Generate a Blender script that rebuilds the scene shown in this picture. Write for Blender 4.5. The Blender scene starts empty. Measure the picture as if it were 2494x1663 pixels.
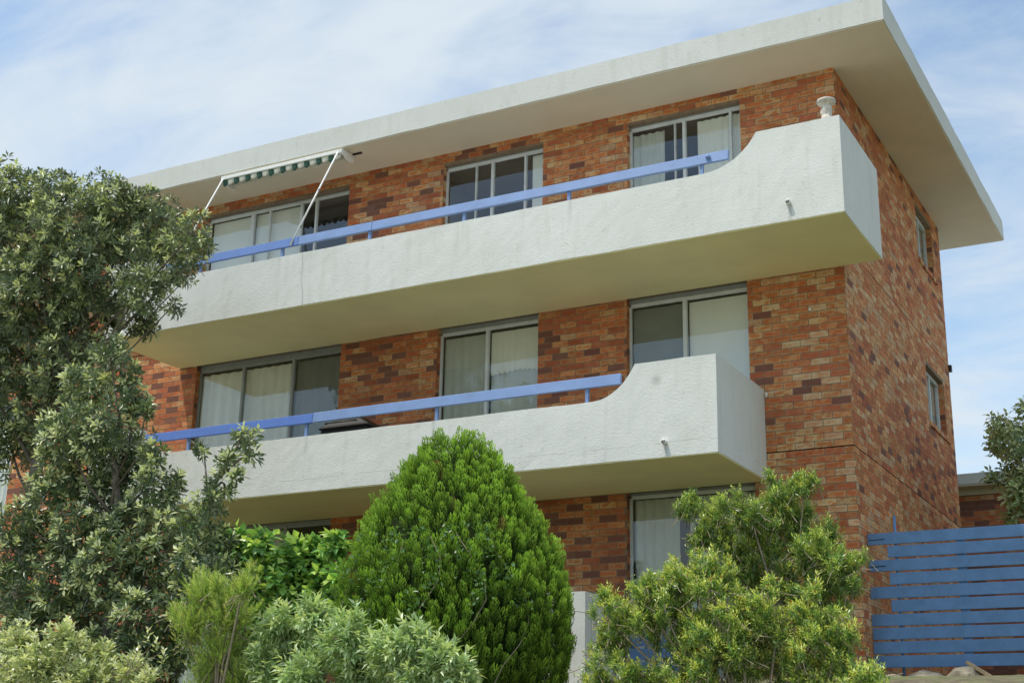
import bpy, bmesh, math, random
import numpy as np
from mathutils import Vector, Matrix, noise

random.seed(11)
RNG = np.random.default_rng(7)
sc = bpy.context.scene
COL = sc.collection

# ------------------------------------------------------------------ camera
cam = bpy.data.objects.new('camera', bpy.data.cameras.new('camera'))
COL.objects.link(cam)
cam.data.lens = 48.50
cam.data.sensor_width = 36.0
cam.data.clip_start = 0.1
cam.data.clip_end = 3000
_yaw, _pit, _rol = math.radians(-29.0513), math.radians(17.5656), math.radians(1.2022)
_f = Vector((math.sin(_yaw) * math.cos(_pit), math.cos(_yaw) * math.cos(_pit), math.sin(_pit)))
_r = Vector((math.cos(_yaw), -math.sin(_yaw), 0))
_u = _r.cross(_f)
_r2 = _r * math.cos(_rol) + _u * math.sin(_rol)
_u2 = _u * math.cos(_rol) - _r * math.sin(_rol)
cam.matrix_world = Matrix(((_r2.x, _u2.x, -_f.x, 4.2216), (_r2.y, _u2.y, -_f.y, -16.0894),
                           (_r2.z, _u2.z, -_f.z, -3.8921), (0, 0, 0, 1)))
sc.camera = cam

# ------------------------------------------------------------------ sky, sun, exposure
SUN = Vector((-0.26, -0.31, 0.91)).normalized()      # towards the sun
world = bpy.data.worlds.new('World')
sc.world = world
world.use_nodes = True
wt = world.node_tree
wt.nodes.clear()


def wn(kind, **kw):
    n = wt.nodes.new(kind)
    for k, v in kw.items():
        if k.startswith('i_'):
            key = k[2:]
            n.inputs[int(key) if key.isdigit() else key.replace('_', ' ')].default_value = v
        else:
            setattr(n, k, v)
    return n


sky = wn('ShaderNodeTexSky', sky_type='NISHITA', sun_disc=False)
sky.sun_elevation = math.asin(SUN.z)
sky.sun_rotation = math.atan2(SUN.x, SUN.y)
sky.air_density = 1.0
sky.dust_density = 1.0
sky.ozone_density = 1.2
bg = wn('ShaderNodeBackground')
bg.inputs['Strength'].default_value = 0.15
wo = wn('ShaderNodeOutputWorld')
tc = wn('ShaderNodeTexCoord')
sep = wn('ShaderNodeSeparateXYZ')
wt.links.new(tc.outputs['Generated'], sep.inputs[0])
zc = wn('ShaderNodeMath', operation='MAXIMUM', i_1=0.0)
wt.links.new(sep.outputs['Z'], zc.inputs[0])
za = wn('ShaderNodeMath', operation='ADD', i_1=0.22)
wt.links.new(zc.outputs[0], za.inputs[0])
dv = wn('ShaderNodeVectorMath', operation='DIVIDE')
cz = wn('ShaderNodeCombineXYZ')
for i in range(3):
    wt.links.new(za.outputs[0], cz.inputs[i])
wt.links.new(tc.outputs['Generated'], dv.inputs[0])
wt.links.new(cz.outputs[0], dv.inputs[1])
mp = wn('ShaderNodeMapping')
mp.inputs['Rotation'].default_value = (0, 0, math.radians(-32))
mp.inputs['Scale'].default_value = (0.9, 1.5, 0.3)
mp.inputs['Location'].default_value = (0.9, 0.35, 0)
wt.links.new(dv.outputs[0], mp.inputs[0])
n1 = wn('ShaderNodeTexNoise')
n1.inputs['Scale'].default_value = 1.5
n1.inputs['Detail'].default_value = 9
n1.inputs['Roughness'].default_value = 0.52
n1.inputs['Distortion'].default_value = 0.5
wt.links.new(mp.outputs[0], n1.inputs['Vector'])
rp = wn('ShaderNodeValToRGB')
rp.color_ramp.interpolation = 'EASE'
rp.color_ramp.elements[0].position = 0.39
rp.color_ramp.elements[0].color = (0.0, 0.0, 0.0, 1)
rp.color_ramp.elements[1].position = 0.66
rp.color_ramp.elements[1].color = (0.95, 0.95, 0.95, 1)
wt.links.new(n1.outputs['Fac'], rp.inputs[0])
n2 = wn('ShaderNodeTexNoise')
n2.inputs['Scale'].default_value = 4.2
n2.inputs['Detail'].default_value = 10
n2.inputs['Roughness'].default_value = 0.62
n2.inputs['Distortion'].default_value = 0.9
wt.links.new(mp.outputs[0], n2.inputs['Vector'])
cm = wn('ShaderNodeMix', data_type='FLOAT')
cm.inputs[0].default_value = 0.27
wt.links.new(n1.outputs['Fac'], cm.inputs[2])
wt.links.new(n2.outputs['Fac'], cm.inputs[3])
wt.links.new(cm.outputs[0], rp.inputs[0])
tint = wn('ShaderNodeMix', data_type='RGBA', blend_type='MULTIPLY')
tint.inputs['Factor'].default_value = 1.0
wt.links.new(sky.outputs[0], tint.inputs[6])
tint.inputs[7].default_value = (0.98, 1.01, 0.94, 1)
mx = wn('ShaderNodeMix', data_type='RGBA')
wt.links.new(rp.outputs[0], mx.inputs['Factor'])
wt.links.new(tint.outputs[2], mx.inputs[6])
mx.inputs[7].default_value = (3.25, 3.62, 3.92, 1)
wt.links.new(mx.outputs[2], bg.inputs['Color'])
wt.links.new(bg.outputs[0], wo.inputs['Surface'])

sun = bpy.data.objects.new('sun', bpy.data.lights.new('sun', 'SUN'))
COL.objects.link(sun)
sun.data.energy = 2.35
sun.data.angle = math.radians(1.5)
sun.data.color = (1.0, 0.955, 0.86)
sun.rotation_euler = SUN.to_track_quat('Z', 'Y').to_euler()
sun.location = (0, -10, 20)

sc.view_settings.view_transform = 'Standard'
sc.view_settings.look = 'None'
sc.view_settings.exposure = 0.60
sc.view_settings.gamma = 1.0
sc.view_settings.use_curve_mapping = False
sc.render.engine = 'CYCLES'
sc.cycles.use_denoising = True
sc.cycles.max_bounces = 8
sc.cycles.transparent_max_bounces = 12
sc.cycles.caustics_reflective = False
sc.cycles.caustics_refractive = False


# ------------------------------------------------------------------ helpers
def tag(o, label, cat, group=None):
    o['label'] = label
    o['category'] = cat
    if group:
        o['group'] = group
    return o


def thing(name, label, cat, loc=(0, 0, 0), group=None):
    o = bpy.data.objects.new(name, None)
    o.empty_display_size = 0.2
    COL.objects.link(o)
    o.location = loc
    return tag(o, label, cat, group)


def link(name, me, m=None, parent=None, smooth=False):
    o = bpy.data.objects.new(name, me)
    COL.objects.link(o)
    if m is not None and not me.materials:
        me.materials.append(m)
    if parent is not None:
        o.parent = parent
        acc = Vector((0, 0, 0))
        q = parent
        while q is not None:
            acc += q.location
            q = q.parent
        o.location = -acc          # meshes are written in world coordinates
    if smooth:
        me.polygons.foreach_set('use_smooth', [True] * len(me.polygons))
    return o


class MB:
    """collects verts and faces for one mesh"""
    def __init__(s):
        s.v, s.f = [], []

    def quad(s, *p):
        i = len(s.v)
        s.v += [tuple(q) for q in p]
        s.f.append(tuple(range(i, i + len(p))))

    def box(s, x0, x1, y0, y1, z0, z1):
        i = len(s.v)
        s.v += [(x0, y0, z0), (x1, y0, z0), (x1, y1, z0), (x0, y1, z0),
                (x0, y0, z1), (x1, y0, z1), (x1, y1, z1), (x0, y1, z1)]
        s.f += [tuple(i + k for k in q) for q in
                ((0, 3, 2, 1), (4, 5, 6, 7), (0, 1, 5, 4), (1, 2, 6, 5), (2, 3, 7, 6), (3, 0, 4, 7))]
        return s

    def tube(s, pts, rad, seg=8, cap=True):
        pts = [Vector(p) for p in pts]
        if not hasattr(rad, '__len__'):
            rad = [rad] * len(pts)
        rings = []
        for k, p in enumerate(pts):
            d = (pts[min(k + 1, len(pts) - 1)] - pts[max(k - 1, 0)])
            if d.length < 1e-9:
                d = Vector((0, 0, 1))
            d.normalize()
            a = d.orthogonal().normalized() if abs(d.z) > 0.9 else d.cross(Vector((0, 0, 1))).normalized()
            b = d.cross(a)
            i = len(s.v)
            for t in range(seg):
                an = 2 * math.pi * t / seg
                s.v.append(tuple(p + (a * math.cos(an) + b * math.sin(an)) * rad[k]))
            rings.append(i)
        for k in range(len(rings) - 1):
            for t in range(seg):
                s.f.append((rings[k] + t, rings[k] + (t + 1) % seg, rings[k + 1] + (t + 1) % seg, rings[k + 1] + t))
        if cap:
            s.f.append(tuple(rings[0] + t for t in reversed(range(seg))))
            s.f.append(tuple(rings[-1] + t for t in range(seg)))
        return s

    def lathe(s, cx, cy, prof, seg=24):
        i0 = len(s.v)
        for (r, z) in prof:
            for t in range(seg):
                an = 2 * math.pi * t / seg
                s.v.append((cx + r * math.cos(an), cy + r * math.sin(an), z))
        for k in range(len(prof) - 1):
            for t in range(seg):
                a, b = i0 + k * seg, i0 + (k + 1) * seg
                s.f.append((a + t, a + (t + 1) % seg, b + (t + 1) % seg, b + t))
        s.f.append(tuple(i0 + t for t in reversed(range(seg))))
        s.f.append(tuple(i0 + (len(prof) - 1) * seg + t for t in range(seg)))
        return s

    def mesh(s, name):
        me = bpy.data.meshes.new(name)
        me.from_pydata(s.v, [], s.f)
        me.update()
        return me

    def build(s, name, m, parent=None, smooth=False, bevel=0.0):
        me = s.mesh(name)
        if bevel:
            bm = bmesh.new()
            bm.from_mesh(me)
            bmesh.ops.recalc_face_normals(bm, faces=bm.faces)
            bmesh.ops.bevel(bm, geom=list(bm.edges), offset=bevel, segments=1, affect='EDGES')
            bm.to_mesh(me)
            bm.free()
        return link(name, me, m, parent, smooth)


def big_mesh(name, V, F, m, colors=None, parent=None, smooth=False):
    """numpy tris/quads -> mesh; F is (n,3) or (n,4); colors per vertex (n,4)"""
    me = bpy.data.meshes.new(name)
    V = np.asarray(V, dtype=np.float32)
    F = np.asarray(F, dtype=np.int32)
    k = F.shape[1]
    me.vertices.add(len(V))
    me.vertices.foreach_set('co', V.ravel())
    me.loops.add(F.size)
    me.loops.foreach_set('vertex_index', F.ravel())
    me.polygons.add(len(F))
    me.polygons.foreach_set('loop_start', np.arange(0, F.size, k, dtype=np.int32))
    me.polygons.foreach_set('loop_total', np.full(len(F), k, dtype=np.int32))
    me.polygons.foreach_set('use_smooth', np.full(len(F), bool(smooth)))
    if colors is not None:
        at = me.color_attributes.new('tone', 'FLOAT_COLOR', 'POINT')
        at.data.foreach_set('color', np.asarray(colors, dtype=np.float32).ravel())
    me.update(calc_edges=True)
    return link(name, me, m, parent)


# ------------------------------------------------------------------ materials
def mat(name):
    m = bpy.data.materials.new(name)
    m.use_nodes = True
    t = m.node_tree
    return m, t, t.nodes['Principled BSDF']


def node(t, kind, **kw):
    n = t.nodes.new(kind)
    for k, v in kw.items():
        setattr(n, k, v)
    return n


def tex_noise(t, scale, detail=4, rough=0.55, vec=None, dist=0.0):
    n = node(t, 'ShaderNodeTexNoise')
    n.inputs['Scale'].default_value = scale
    n.inputs['Detail'].default_value = detail
    n.inputs['Roughness'].default_value = rough
    n.inputs['Distortion'].default_value = dist
    if vec is not None:
        t.links.new(vec, n.inputs['Vector'])
    return n


def ramp(t, fac, stops):
    r = node(t, 'ShaderNodeValToRGB')
    while len(r.color_ramp.elements) < len(stops):
        r.color_ramp.elements.new(0.5)
    for e, (p, c) in zip(r.color_ramp.elements, stops):
        e.position = p
        e.color = (*c, 1) if len(c) == 3 else c
    t.links.new(fac, r.inputs[0])
    return r


def mixc(t, fac, a, b, mode='MIX'):
    x = node(t, 'ShaderNodeMix', data_type='RGBA', blend_type=mode)
    for sock, v in ((x.inputs['Factor'], fac), (x.inputs[6], a), (x.inputs[7], b)):
        if hasattr(v, 'links') or hasattr(v, 'is_linked'):
            t.links.new(v, sock)
        else:
            sock.default_value = v if isinstance(v, (int, float)) else (*v, 1)
    return x.outputs[2]


def bump(t, h, strength, dist, bsdf, normal=None):
    b = node(t, 'ShaderNodeBump')
    b.inputs['Strength'].default_value = strength
    b.inputs['Distance'].default_value = dist
    t.links.new(h, b.inputs['Height'])
    if normal is not None:
        t.links.new(normal, b.inputs['Normal'])
    t.links.new(b.outputs[0], bsdf.inputs['Normal'])
    return b.outputs[0]


def geo_pos(t):
    return node(t, 'ShaderNodeNewGeometry').outputs['Position']


def mapped(t, vec, scale):
    m_ = node(t, 'ShaderNodeMapping')
    m_.inputs['Scale'].default_value = scale
    t.links.new(vec, m_.inputs[0])
    return m_.outputs[0]


def plain(name, color, rough=0.6, var=0.12, scale=6.0, spec=0.4, metal=0.0, bumps=None):
    m, t, b = mat(name)
    p = geo_pos(t)
    n = tex_noise(t, scale, 5, 0.6, p)
    dark = tuple(c * (1 - var) for c in color)
    lite = tuple(min(1, c * (1 + var * 0.6)) for c in color)
    r = ramp(t, n.outputs['Fac'], ((0.3, dark), (0.7, lite)))
    t.links.new(r.outputs[0], b.inputs['Base Color'])
    b.inputs['Roughness'].default_value = rough
    b.inputs['Specular IOR Level'].default_value = spec
    b.inputs['Metallic'].default_value = metal
    if bumps:
        nb = tex_noise(t, bumps[0], 4, 0.6, p)
        bump(t, nb.outputs['Fac'], bumps[1], bumps[2], b)
    return m


def stucco(name, color, rough_amt=1.0, marks=()):
    m, t, b = mat(name)
    p = geo_pos(t)
    big = tex_noise(t, 0.9, 4, 0.6, p)
    st = tex_noise(t, 1.0, 5, 0.65, mapped(t, p, (7.0, 7.0, 0.9)))
    sp = tex_noise(t, 14, 4, 0.7, p)
    c1 = mixc(t, ramp(t, big.outputs['Fac'], ((0.35, (0, 0, 0)), (0.75, (1, 1, 1)))).outputs[0],
              color, tuple(c * k for c, k in zip(color, (0.90, 0.90, 0.88))))
    c2 = mixc(t, ramp(t, st.outputs['Fac'], ((0.52, (0, 0, 0)), (0.78, (0.5, 0.5, 0.5)))).outputs[0],
              c1, tuple(c * k for c, k in zip(color, (0.74, 0.73, 0.68))))
    c3 = mixc(t, ramp(t, sp.outputs['Fac'], ((0.62, (0, 0, 0)), (0.74, (0.65, 0.65, 0.65)))).outputs[0],
              c2, tuple(c * k for c, k in zip(color, (0.62, 0.60, 0.54))))
    if marks:
        sx_ = node(t, 'ShaderNodeSeparateXYZ')
        t.links.new(p, sx_.inputs[0])

        def mth(op, a_, b_=None, clamp=False):
            n_ = node(t, 'ShaderNodeMath', operation=op, use_clamp=clamp)
            for i_, v_ in enumerate((a_, b_)):
                if v_ is None:
                    continue
                if isinstance(v_, (int, float)):
                    n_.inputs[i_].default_value = v_
                else:
                    t.links.new(v_, n_.inputs[i_])
            return n_.outputs[0]
        tot = None
        wig = tex_noise(t, 3.0, 4, 0.6, p).outputs['Fac']
        for kind, x_, z_, w_, a_ in marks:
            if kind == 'drip':              # rust and dirt run from a spout
                m_ = mth('SUBTRACT', 1.0, mth('DIVIDE', mth('ABSOLUTE', mth('SUBTRACT', mth('ADD', sx_.outputs['X'], mth('MULTIPLY', wig, 0.03)), x_ + 0.03)), w_), True)
                dz = mth('SUBTRACT', z_, sx_.outputs['Z'])
                m_ = mth('MULTIPLY', m_, mth('MULTIPLY', mth('GREATER_THAN', dz, 0.0), mth('SUBTRACT', 1.0, mth('DIVIDE', dz, mth('MULTIPLY', wig, 0.8)), True)))
            elif kind == 'spot':            # grey scuff
                dx = mth('SUBTRACT', sx_.outputs['X'], x_)
                dz = mth('SUBTRACT', sx_.outputs['Z'], z_)
                rr = mth('SQRT', mth('ADD', mth('MULTIPLY', dx, dx), mth('MULTIPLY', dz, dz)))
                m_ = mth('SUBTRACT', 1.0, mth('DIVIDE', rr, w_), True)
            else:                           # hairline crack along the slab edge
                zz = mth('ADD', sx_.outputs['Z'], mth('MULTIPLY', wig, 0.06))
                m_ = mth('LESS_THAN', mth('ABSOLUTE', mth('SUBTRACT', zz, z_ + 0.03)), w_)
                m_ = mth('MULTIPLY', m_, mth('GREATER_THAN', tex_noise(t, 1.7, 3, 0.5, p).outputs['Fac'], 0.46))
                m_ = mth('MULTIPLY', m_, mth('GREATER_THAN', sx_.outputs['X'], x_))
            m_ = mth('MULTIPLY', m_, a_)
            tot = m_ if tot is None else mth('MAXIMUM', tot, m_)
        c3 = mixc(t, tot, c3, (0.17, 0.165, 0.14))
    t.links.new(c3, b.inputs['Base Color'])
    b.inputs['Roughness'].default_value = 0.85
    b.inputs['Specular IOR Level'].default_value = 0.2
    h1 = tex_noise(t, 34, 4, 0.55, mapped(t, p, (0.8, 1, 1.25)), 0.8)
    h2 = tex_noise(t, 75, 3, 0.6, p)
    ad = node(t, 'ShaderNodeMath', operation='MULTIPLY_ADD')
    t.links.new(h2.outputs['Fac'], ad.inputs[0])
    ad.inputs[1].default_value = 0.35
    t.links.new(h1.outputs['Fac'], ad.inputs[2])
    bump(t, ad.outputs[0], 0.42 * rough_amt, 0.010, b)
    return m


M = {}
M['stucco'] = stucco('white_render', (0.70, 0.705, 0.675), 1.0, (
    ('drip', -0.158, 2.50, 0.035, 0.5), ('drip', -1.733, -0.19, 0.030, 0.45), ('drip', -4.58, 3.09, 0.04, 0.2),
    ('drip', -7.6, 3.09, 0.05, 0.22), ('drip', -3.0, 3.10, 0.04, 0.25), ('drip', -4.9, 0.41, 0.05, 0.3), ('drip', -6.9, 0.41, 0.05, 0.3),
    ('spot', -1.83, 0.585, 0.085, 0.42), ('crack', -9.0, -0.175, 0.0022, 0.55)))
M['fascia'] = stucco('fascia_render', (0.64, 0.645, 0.62), 0.7)
M['soffit_yellow'] = plain('soffit_cream_paint', (0.86, 0.79, 0.46), 0.8, 0.07, 1.4, 0.2, bumps=(60, 0.2, 0.004))
M['soffit_beige'] = plain('soffit_beige_paint', (0.66, 0.60, 0.48), 0.8, 0.07, 1.2, 0.2, bumps=(60, 0.2, 0.004))
M['mortar'] = plain('mortar', (0.25, 0.19, 0.135), 0.95, 0.3, 20, 0.1, bumps=(90, 0.5, 0.004))
M['alu'] = plain('window_aluminium', (0.62, 0.65, 0.66), 0.45, 0.1, 8, 0.5)
M['alu_dark'] = plain('window_aluminium_grey', (0.30, 0.32, 0.32), 0.45, 0.12, 8, 0.5)
M['rail_blue'] = plain('railing_blue_paint', (0.18, 0.275, 0.50), 0.5, 0.10, 5, 0.4, bumps=(40, 0.15, 0.003))
M['rail_deep'] = plain('railing_deep_blue_paint', (0.095, 0.185, 0.52), 0.5, 0.10, 5, 0.4, bumps=(40, 0.15, 0.003))
M['rail_mid'] = plain('railing_older_blue_paint', (0.115, 0.205, 0.47), 0.5, 0.10, 5, 0.4, bumps=(40, 0.15, 0.003))
M['fence_blue'] = plain('fence_blue_stain', (0.125, 0.24, 0.44), 0.6, 0.16, 7, 0.35, bumps=(30, 0.25, 0.004))
M['black'] = plain('black_enamel', (0.018, 0.017, 0.016), 0.45, 0.2, 8, 0.4)
M['joint'] = plain('dark_joint', (0.012, 0.009, 0.008), 0.9, 0.3, 10, 0.1)
M['white_paint'] = plain('white_paint', (0.80, 0.80, 0.77), 0.45, 0.06, 9, 0.4)
M['awning_green'] = plain('awning_green_cloth', (0.045, 0.10, 0.075), 0.9, 0.2, 30, 0.1)
M['awning_cream'] = plain('awning_cream_cloth', (0.62, 0.60, 0.50), 0.9, 0.15, 30, 0.1)
M['bark'] = plain('grey_bark', (0.17, 0.145, 0.115), 0.95, 0.4, 14, 0.1, bumps=(25, 0.8, 0.02))
M['twig'] = plain('pale_twig', (0.30, 0.25, 0.18), 0.9, 0.3, 14, 0.1)
M['room'] = plain('room_wall', (0.22, 0.20, 0.17), 0.9, 0.1, 2, 0.1)
M['blind'] = plain('pale_blind', (0.86, 0.85, 0.79), 0.85, 0.04, 2, 0.2)
M['curtain'] = plain('pale_curtain', (0.84, 0.82, 0.72), 0.9, 0.08, 3, 0.1)
M['sheer'] = plain('grey_sheer', (0.56, 0.57, 0.51), 0.9, 0.08, 3, 0.1)
M['dim'] = plain('green_grey_drape', (0.20, 0.215, 0.19), 0.9, 0.1, 3, 0.1)
M['stone'] = plain('pale_stone', (0.42, 0.36, 0.27), 0.9, 0.3, 9, 0.2, bumps=(30, 0.7, 0.02))
M['urn'] = plain('weathered_concrete', (0.62, 0.57, 0.50), 0.9, 0.35, 22, 0.2, bumps=(45, 0.6, 0.01))
M['timber'] = plain('raw_timber', (0.48, 0.36, 0.22), 0.85, 0.25, 18, 0.2)


def glass():
    m, t, b = mat('window_glass')
    t.nodes.remove(b)
    tr = node(t, 'ShaderNodeBsdfTransparent')
    tr.inputs[0].default_value = (0.96, 0.975, 0.97, 1)
    gl = node(t, 'ShaderNodeBsdfGlossy')
    gl.inputs['Roughness'].default_value = 0.015
    fr = node(t, 'ShaderNodeFresnel')
    fr.inputs['IOR'].default_value = 1.52
    ad = node(t, 'ShaderNodeMath', operation='MULTIPLY_ADD', use_clamp=True)
    ad.inputs[1].default_value = 1.25
    ad.inputs[2].default_value = 0.04
    t.links.new(fr.outputs[0], ad.inputs[0])
    front_ = node(t, 'ShaderNodeMath', operation='SUBTRACT')
    front_.inputs[0].default_value = 1.0
    t.links.new(node(t, 'ShaderNodeNewGeometry').outputs['Backfacing'], front_.inputs[1])
    mu = node(t, 'ShaderNodeMath', operation='MULTIPLY')
    t.links.new(ad.outputs[0], mu.inputs[0])
    t.links.new(front_.outputs[0], mu.inputs[1])
    x = node(t, 'ShaderNodeMixShader')
    t.links.new(mu.outputs[0], x.inputs[0])
    t.links.new(tr.outputs[0], x.inputs[1])
    t.links.new(gl.outputs[0], x.inputs[2])
    t.links.new(x.outputs[0], t.nodes['Material Output'].inputs['Surface'])
    wv = tex_noise(t, 1.7, 1, 0.4, geo_pos(t))
    bp = node(t, 'ShaderNodeBump')
    bp.inputs['Strength'].default_value = 0.02
    bp.inputs['Distance'].default_value = 0.02
    t.links.new(wv.outputs['Fac'], bp.inputs['Height'])
    t.links.new(bp.outputs[0], gl.inputs['Normal'])
    return m


M['glass'] = glass()


def screen():
    """fly screen: fine dark mesh that lets half of the light through"""
    m, t, b = mat('fly_screen')
    tr = node(t, 'ShaderNodeBsdfTransparent')
    b.inputs['Base Color'].default_value = (0.10, 0.10, 0.10, 1)
    b.inputs['Roughness'].default_value = 0.8
    x = node(t, 'ShaderNodeMixShader')
    x.inputs[0].default_value = 0.55
    t.links.new(tr.outputs[0], x.inputs[1])
    t.links.new(b.outputs[0], x.inputs[2])
    t.links.new(x.outputs[0], t.nodes['Material Output'].inputs['Surface'])
    return m


M['screen'] = screen()


def brick_mat():
    m, t, b = mat('face_brick')
    at = node(t, 'ShaderNodeAttribute', attribute_name='tone')
    p = geo_pos(t)
    blot = tex_noise(t, 17, 3, 0.55, mapped(t, p, (0.55, 0.55, 1.0)))
    fine = tex_noise(t, 120, 3, 0.6, p)
    # some bricks carry a redder, burnt patch (alpha of the tone says how much)
    k = node(t, 'ShaderNodeMath', operation='MULTIPLY')
    t.links.new(ramp(t, blot.outputs['Fac'], ((0.50, (0, 0, 0)), (0.60, (1, 1, 1)))).outputs[0], k.inputs[0])
    t.links.new(at.outputs['Alpha'], k.inputs[1])
    fa = node(t, 'ShaderNodeAttribute', attribute_name='face')
    sx_ = node(t, 'ShaderNodeSeparateXYZ')
    t.links.new(fa.outputs['Vector'], sx_.inputs[0])
    pp_ = []
    for ch, sc_ in (('X', 2.6), ('Y', 1.0)):
        pg = node(t, 'ShaderNodeMath', operation='PINGPONG')
        pg.inputs[1].default_value = 0.5
        t.links.new(sx_.outputs[ch], pg.inputs[0])
        ml = node(t, 'ShaderNodeMath', operation='MULTIPLY')
        ml.inputs[1].default_value = sc_
        t.links.new(pg.outputs[0], ml.inputs[0])
        pp_.append(ml.outputs[0])
    mn = node(t, 'ShaderNodeMath', operation='MINIMUM')
    t.links.new(pp_[0], mn.inputs[0])
    t.links.new(pp_[1], mn.inputs[1])
    heart = node(t, 'ShaderNodeMath', operation='MULTIPLY')
    t.links.new(ramp(t, mn.outputs[0], ((0.10, (0, 0, 0)), (0.30, (1, 1, 1)))).outputs[0], heart.inputs[0])
    t.links.new(ramp(t, tex_noise(t, 7, 2, 0.5, p).outputs['Fac'], ((0.42, (0, 0, 0)), (0.56, (1, 1, 1)))).outputs[0], heart.inputs[1])
    k2 = node(t, 'ShaderNodeMath', operation='MULTIPLY')
    t.links.new(heart.outputs[0], k2.inputs[0])
    t.links.new(at.outputs['Alpha'], k2.inputs[1])
    k3 = node(t, 'ShaderNodeMath', operation='MAXIMUM')
    t.links.new(k.outputs[0], k3.inputs[0])
    t.links.new(k2.outputs[0], k3.inputs[1])
    k = k3
    red = mixc(t, 1.0, at.outputs['Color'], (0.86, 0.50, 0.36), 'MULTIPLY')
    c1 = mixc(t, k.outputs[0], at.outputs['Color'], red)
    c2 = mixc(t, ramp(t, fine.outputs['Fac'], ((0.3, (0.72, 0.72, 0.72)), (0.7, (1.12, 1.12, 1.12)))).outputs[0],
              (0, 0, 0), c1)
    t.links.new(c2, b.inputs['Base Color'])
    b.inputs['Roughness'].default_value = 0.85
    b.inputs['Specular IOR Level'].default_value = 0.2
    bump(t, fine.outputs['Fac'], 0.3, 0.003, b)
    return m


M['brick'] = brick_mat()


def leaf_mat(name, rough=0.45, trans=0.3, spec=0.45, under=None):
    m, t, b = mat(name)
    at = node(t, 'ShaderNodeAttribute', attribute_name='tone')
    if under:                              # leaves with a pale felted underside
        c_ = mixc(t, node(t, 'ShaderNodeNewGeometry').outputs['Backfacing'], at.outputs['Color'],
                  mixc(t, 0.35, at.outputs['Color'], under))
        t.links.new(c_, b.inputs['Base Color'])
    else:
        t.links.new(at.outputs['Color'], b.inputs['Base Color'])
    b.inputs['Roughness'].default_value = rough
    b.inputs['Specular IOR Level'].default_value = spec
    tl = node(t, 'ShaderNodeBsdfTranslucent')
    yl = mixc(t, 1.0, at.outputs['Color'], (1.25, 1.3, 0.55), 'MULTIPLY')
    t.links.new(yl, tl.inputs[0])
    x = node(t, 'ShaderNodeMixShader')
    x.inputs[0].default_value = trans
    t.links.new(b.outputs[0], x.inputs[1])
    t.links.new(tl.outputs[0], x.inputs[2])
    t.links.new(x.outputs[0], t.nodes['Material Output'].inputs['Surface'])
    return m


M['leaf'] = leaf_mat('leaf', 0.33, 0.3, 0.6)
M['leaf_silver'] = leaf_mat('leaf_silver_backed', 0.33, 0.25, 0.6, (0.60, 0.63, 0.50))
M['leaf_gloss'] = leaf_mat('leaf_glossy', 0.24, 0.28, 0.8)
M['needle'] = leaf_mat('needle', 0.6, 0.25, 0.25)


def ground_mat():
    m, t, b = mat('garden_ground')
    p = geo_pos(t)
    n = tex_noise(t, 0.6, 6, 0.65, p)
    f = tex_noise(t, 9, 6, 0.7, p)
    c1 = ramp(t, f.outputs['Fac'], ((0.3, (0.09, 0.075, 0.05)), (0.55, (0.17, 0.14, 0.09)), (0.75, (0.26, 0.22, 0.15))))
    c2 = ramp(t, f.outputs['Fac'], ((0.3, (0.10, 0.14, 0.04)), (0.7, (0.20, 0.24, 0.08))))
    c = mixc(t, ramp(t, n.outputs['Fac'], ((0.45, (0, 0, 0)), (0.6, (1, 1, 1)))).outputs[0], c1.outputs[0], c2.outputs[0])
    t.links.new(c, b.inputs['Base Color'])
    b.inputs['Roughness'].default_value = 0.95
    bump(t, f.outputs['Fac'], 0.8, 0.05, b)
    return m


M['ground'] = ground_mat()
M['concrete'] = plain('bounce_concrete', (0.52, 0.50, 0.43), 0.9, 0.2, 3, 0.2, bumps=(50, 0.4, 0.005))  # pale surface of the added, unseen bounce slab

# clumps of foliage: x, y, z, radius
CL_TREE = [(-10.67,-4.24,3.43,0.55),(-9.95,-4.36,3.44,0.422),(-9.96,-4.09,2.84,0.651),(-9.26,-4.31,3.35,0.355),(-8.77,-4.39,2.77,0.58),(-8.51,-4.09,3.11,0.401),(-8.55,-3.62,2.98,0.506),(-8.21,-3.73,3.23,0.253),(-7.78,-3.76,2.71,0.441),(-6.87,-4.25,2.37,0.283),(-7.2,-3.97,2.12,0.227),(-8.41,-4.2,2.18,0.621),(-9.27,-4.3,1.93,0.692),(-10.16,-4.35,1.92,0.71),(-7.57,-4.26,1.8,0.33),(-9.16,-3.62,1.76,0.504),(-8.14,-3.7,1.65,0.246),(-7.55,-3.72,1.73,0.118),(-10.1,-3.73,1.37,0.572),(-10.02,-4.28,0.74,0.576),(-8.85,-4.17,0.91,0.446),(-9.29,-3.89,0.4,0.499),(-10.15,-3.79,0.22,0.45),(-7.41,-3.68,2.1,0.075),(-7.69,-3.66,2.13,0.076)]
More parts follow.
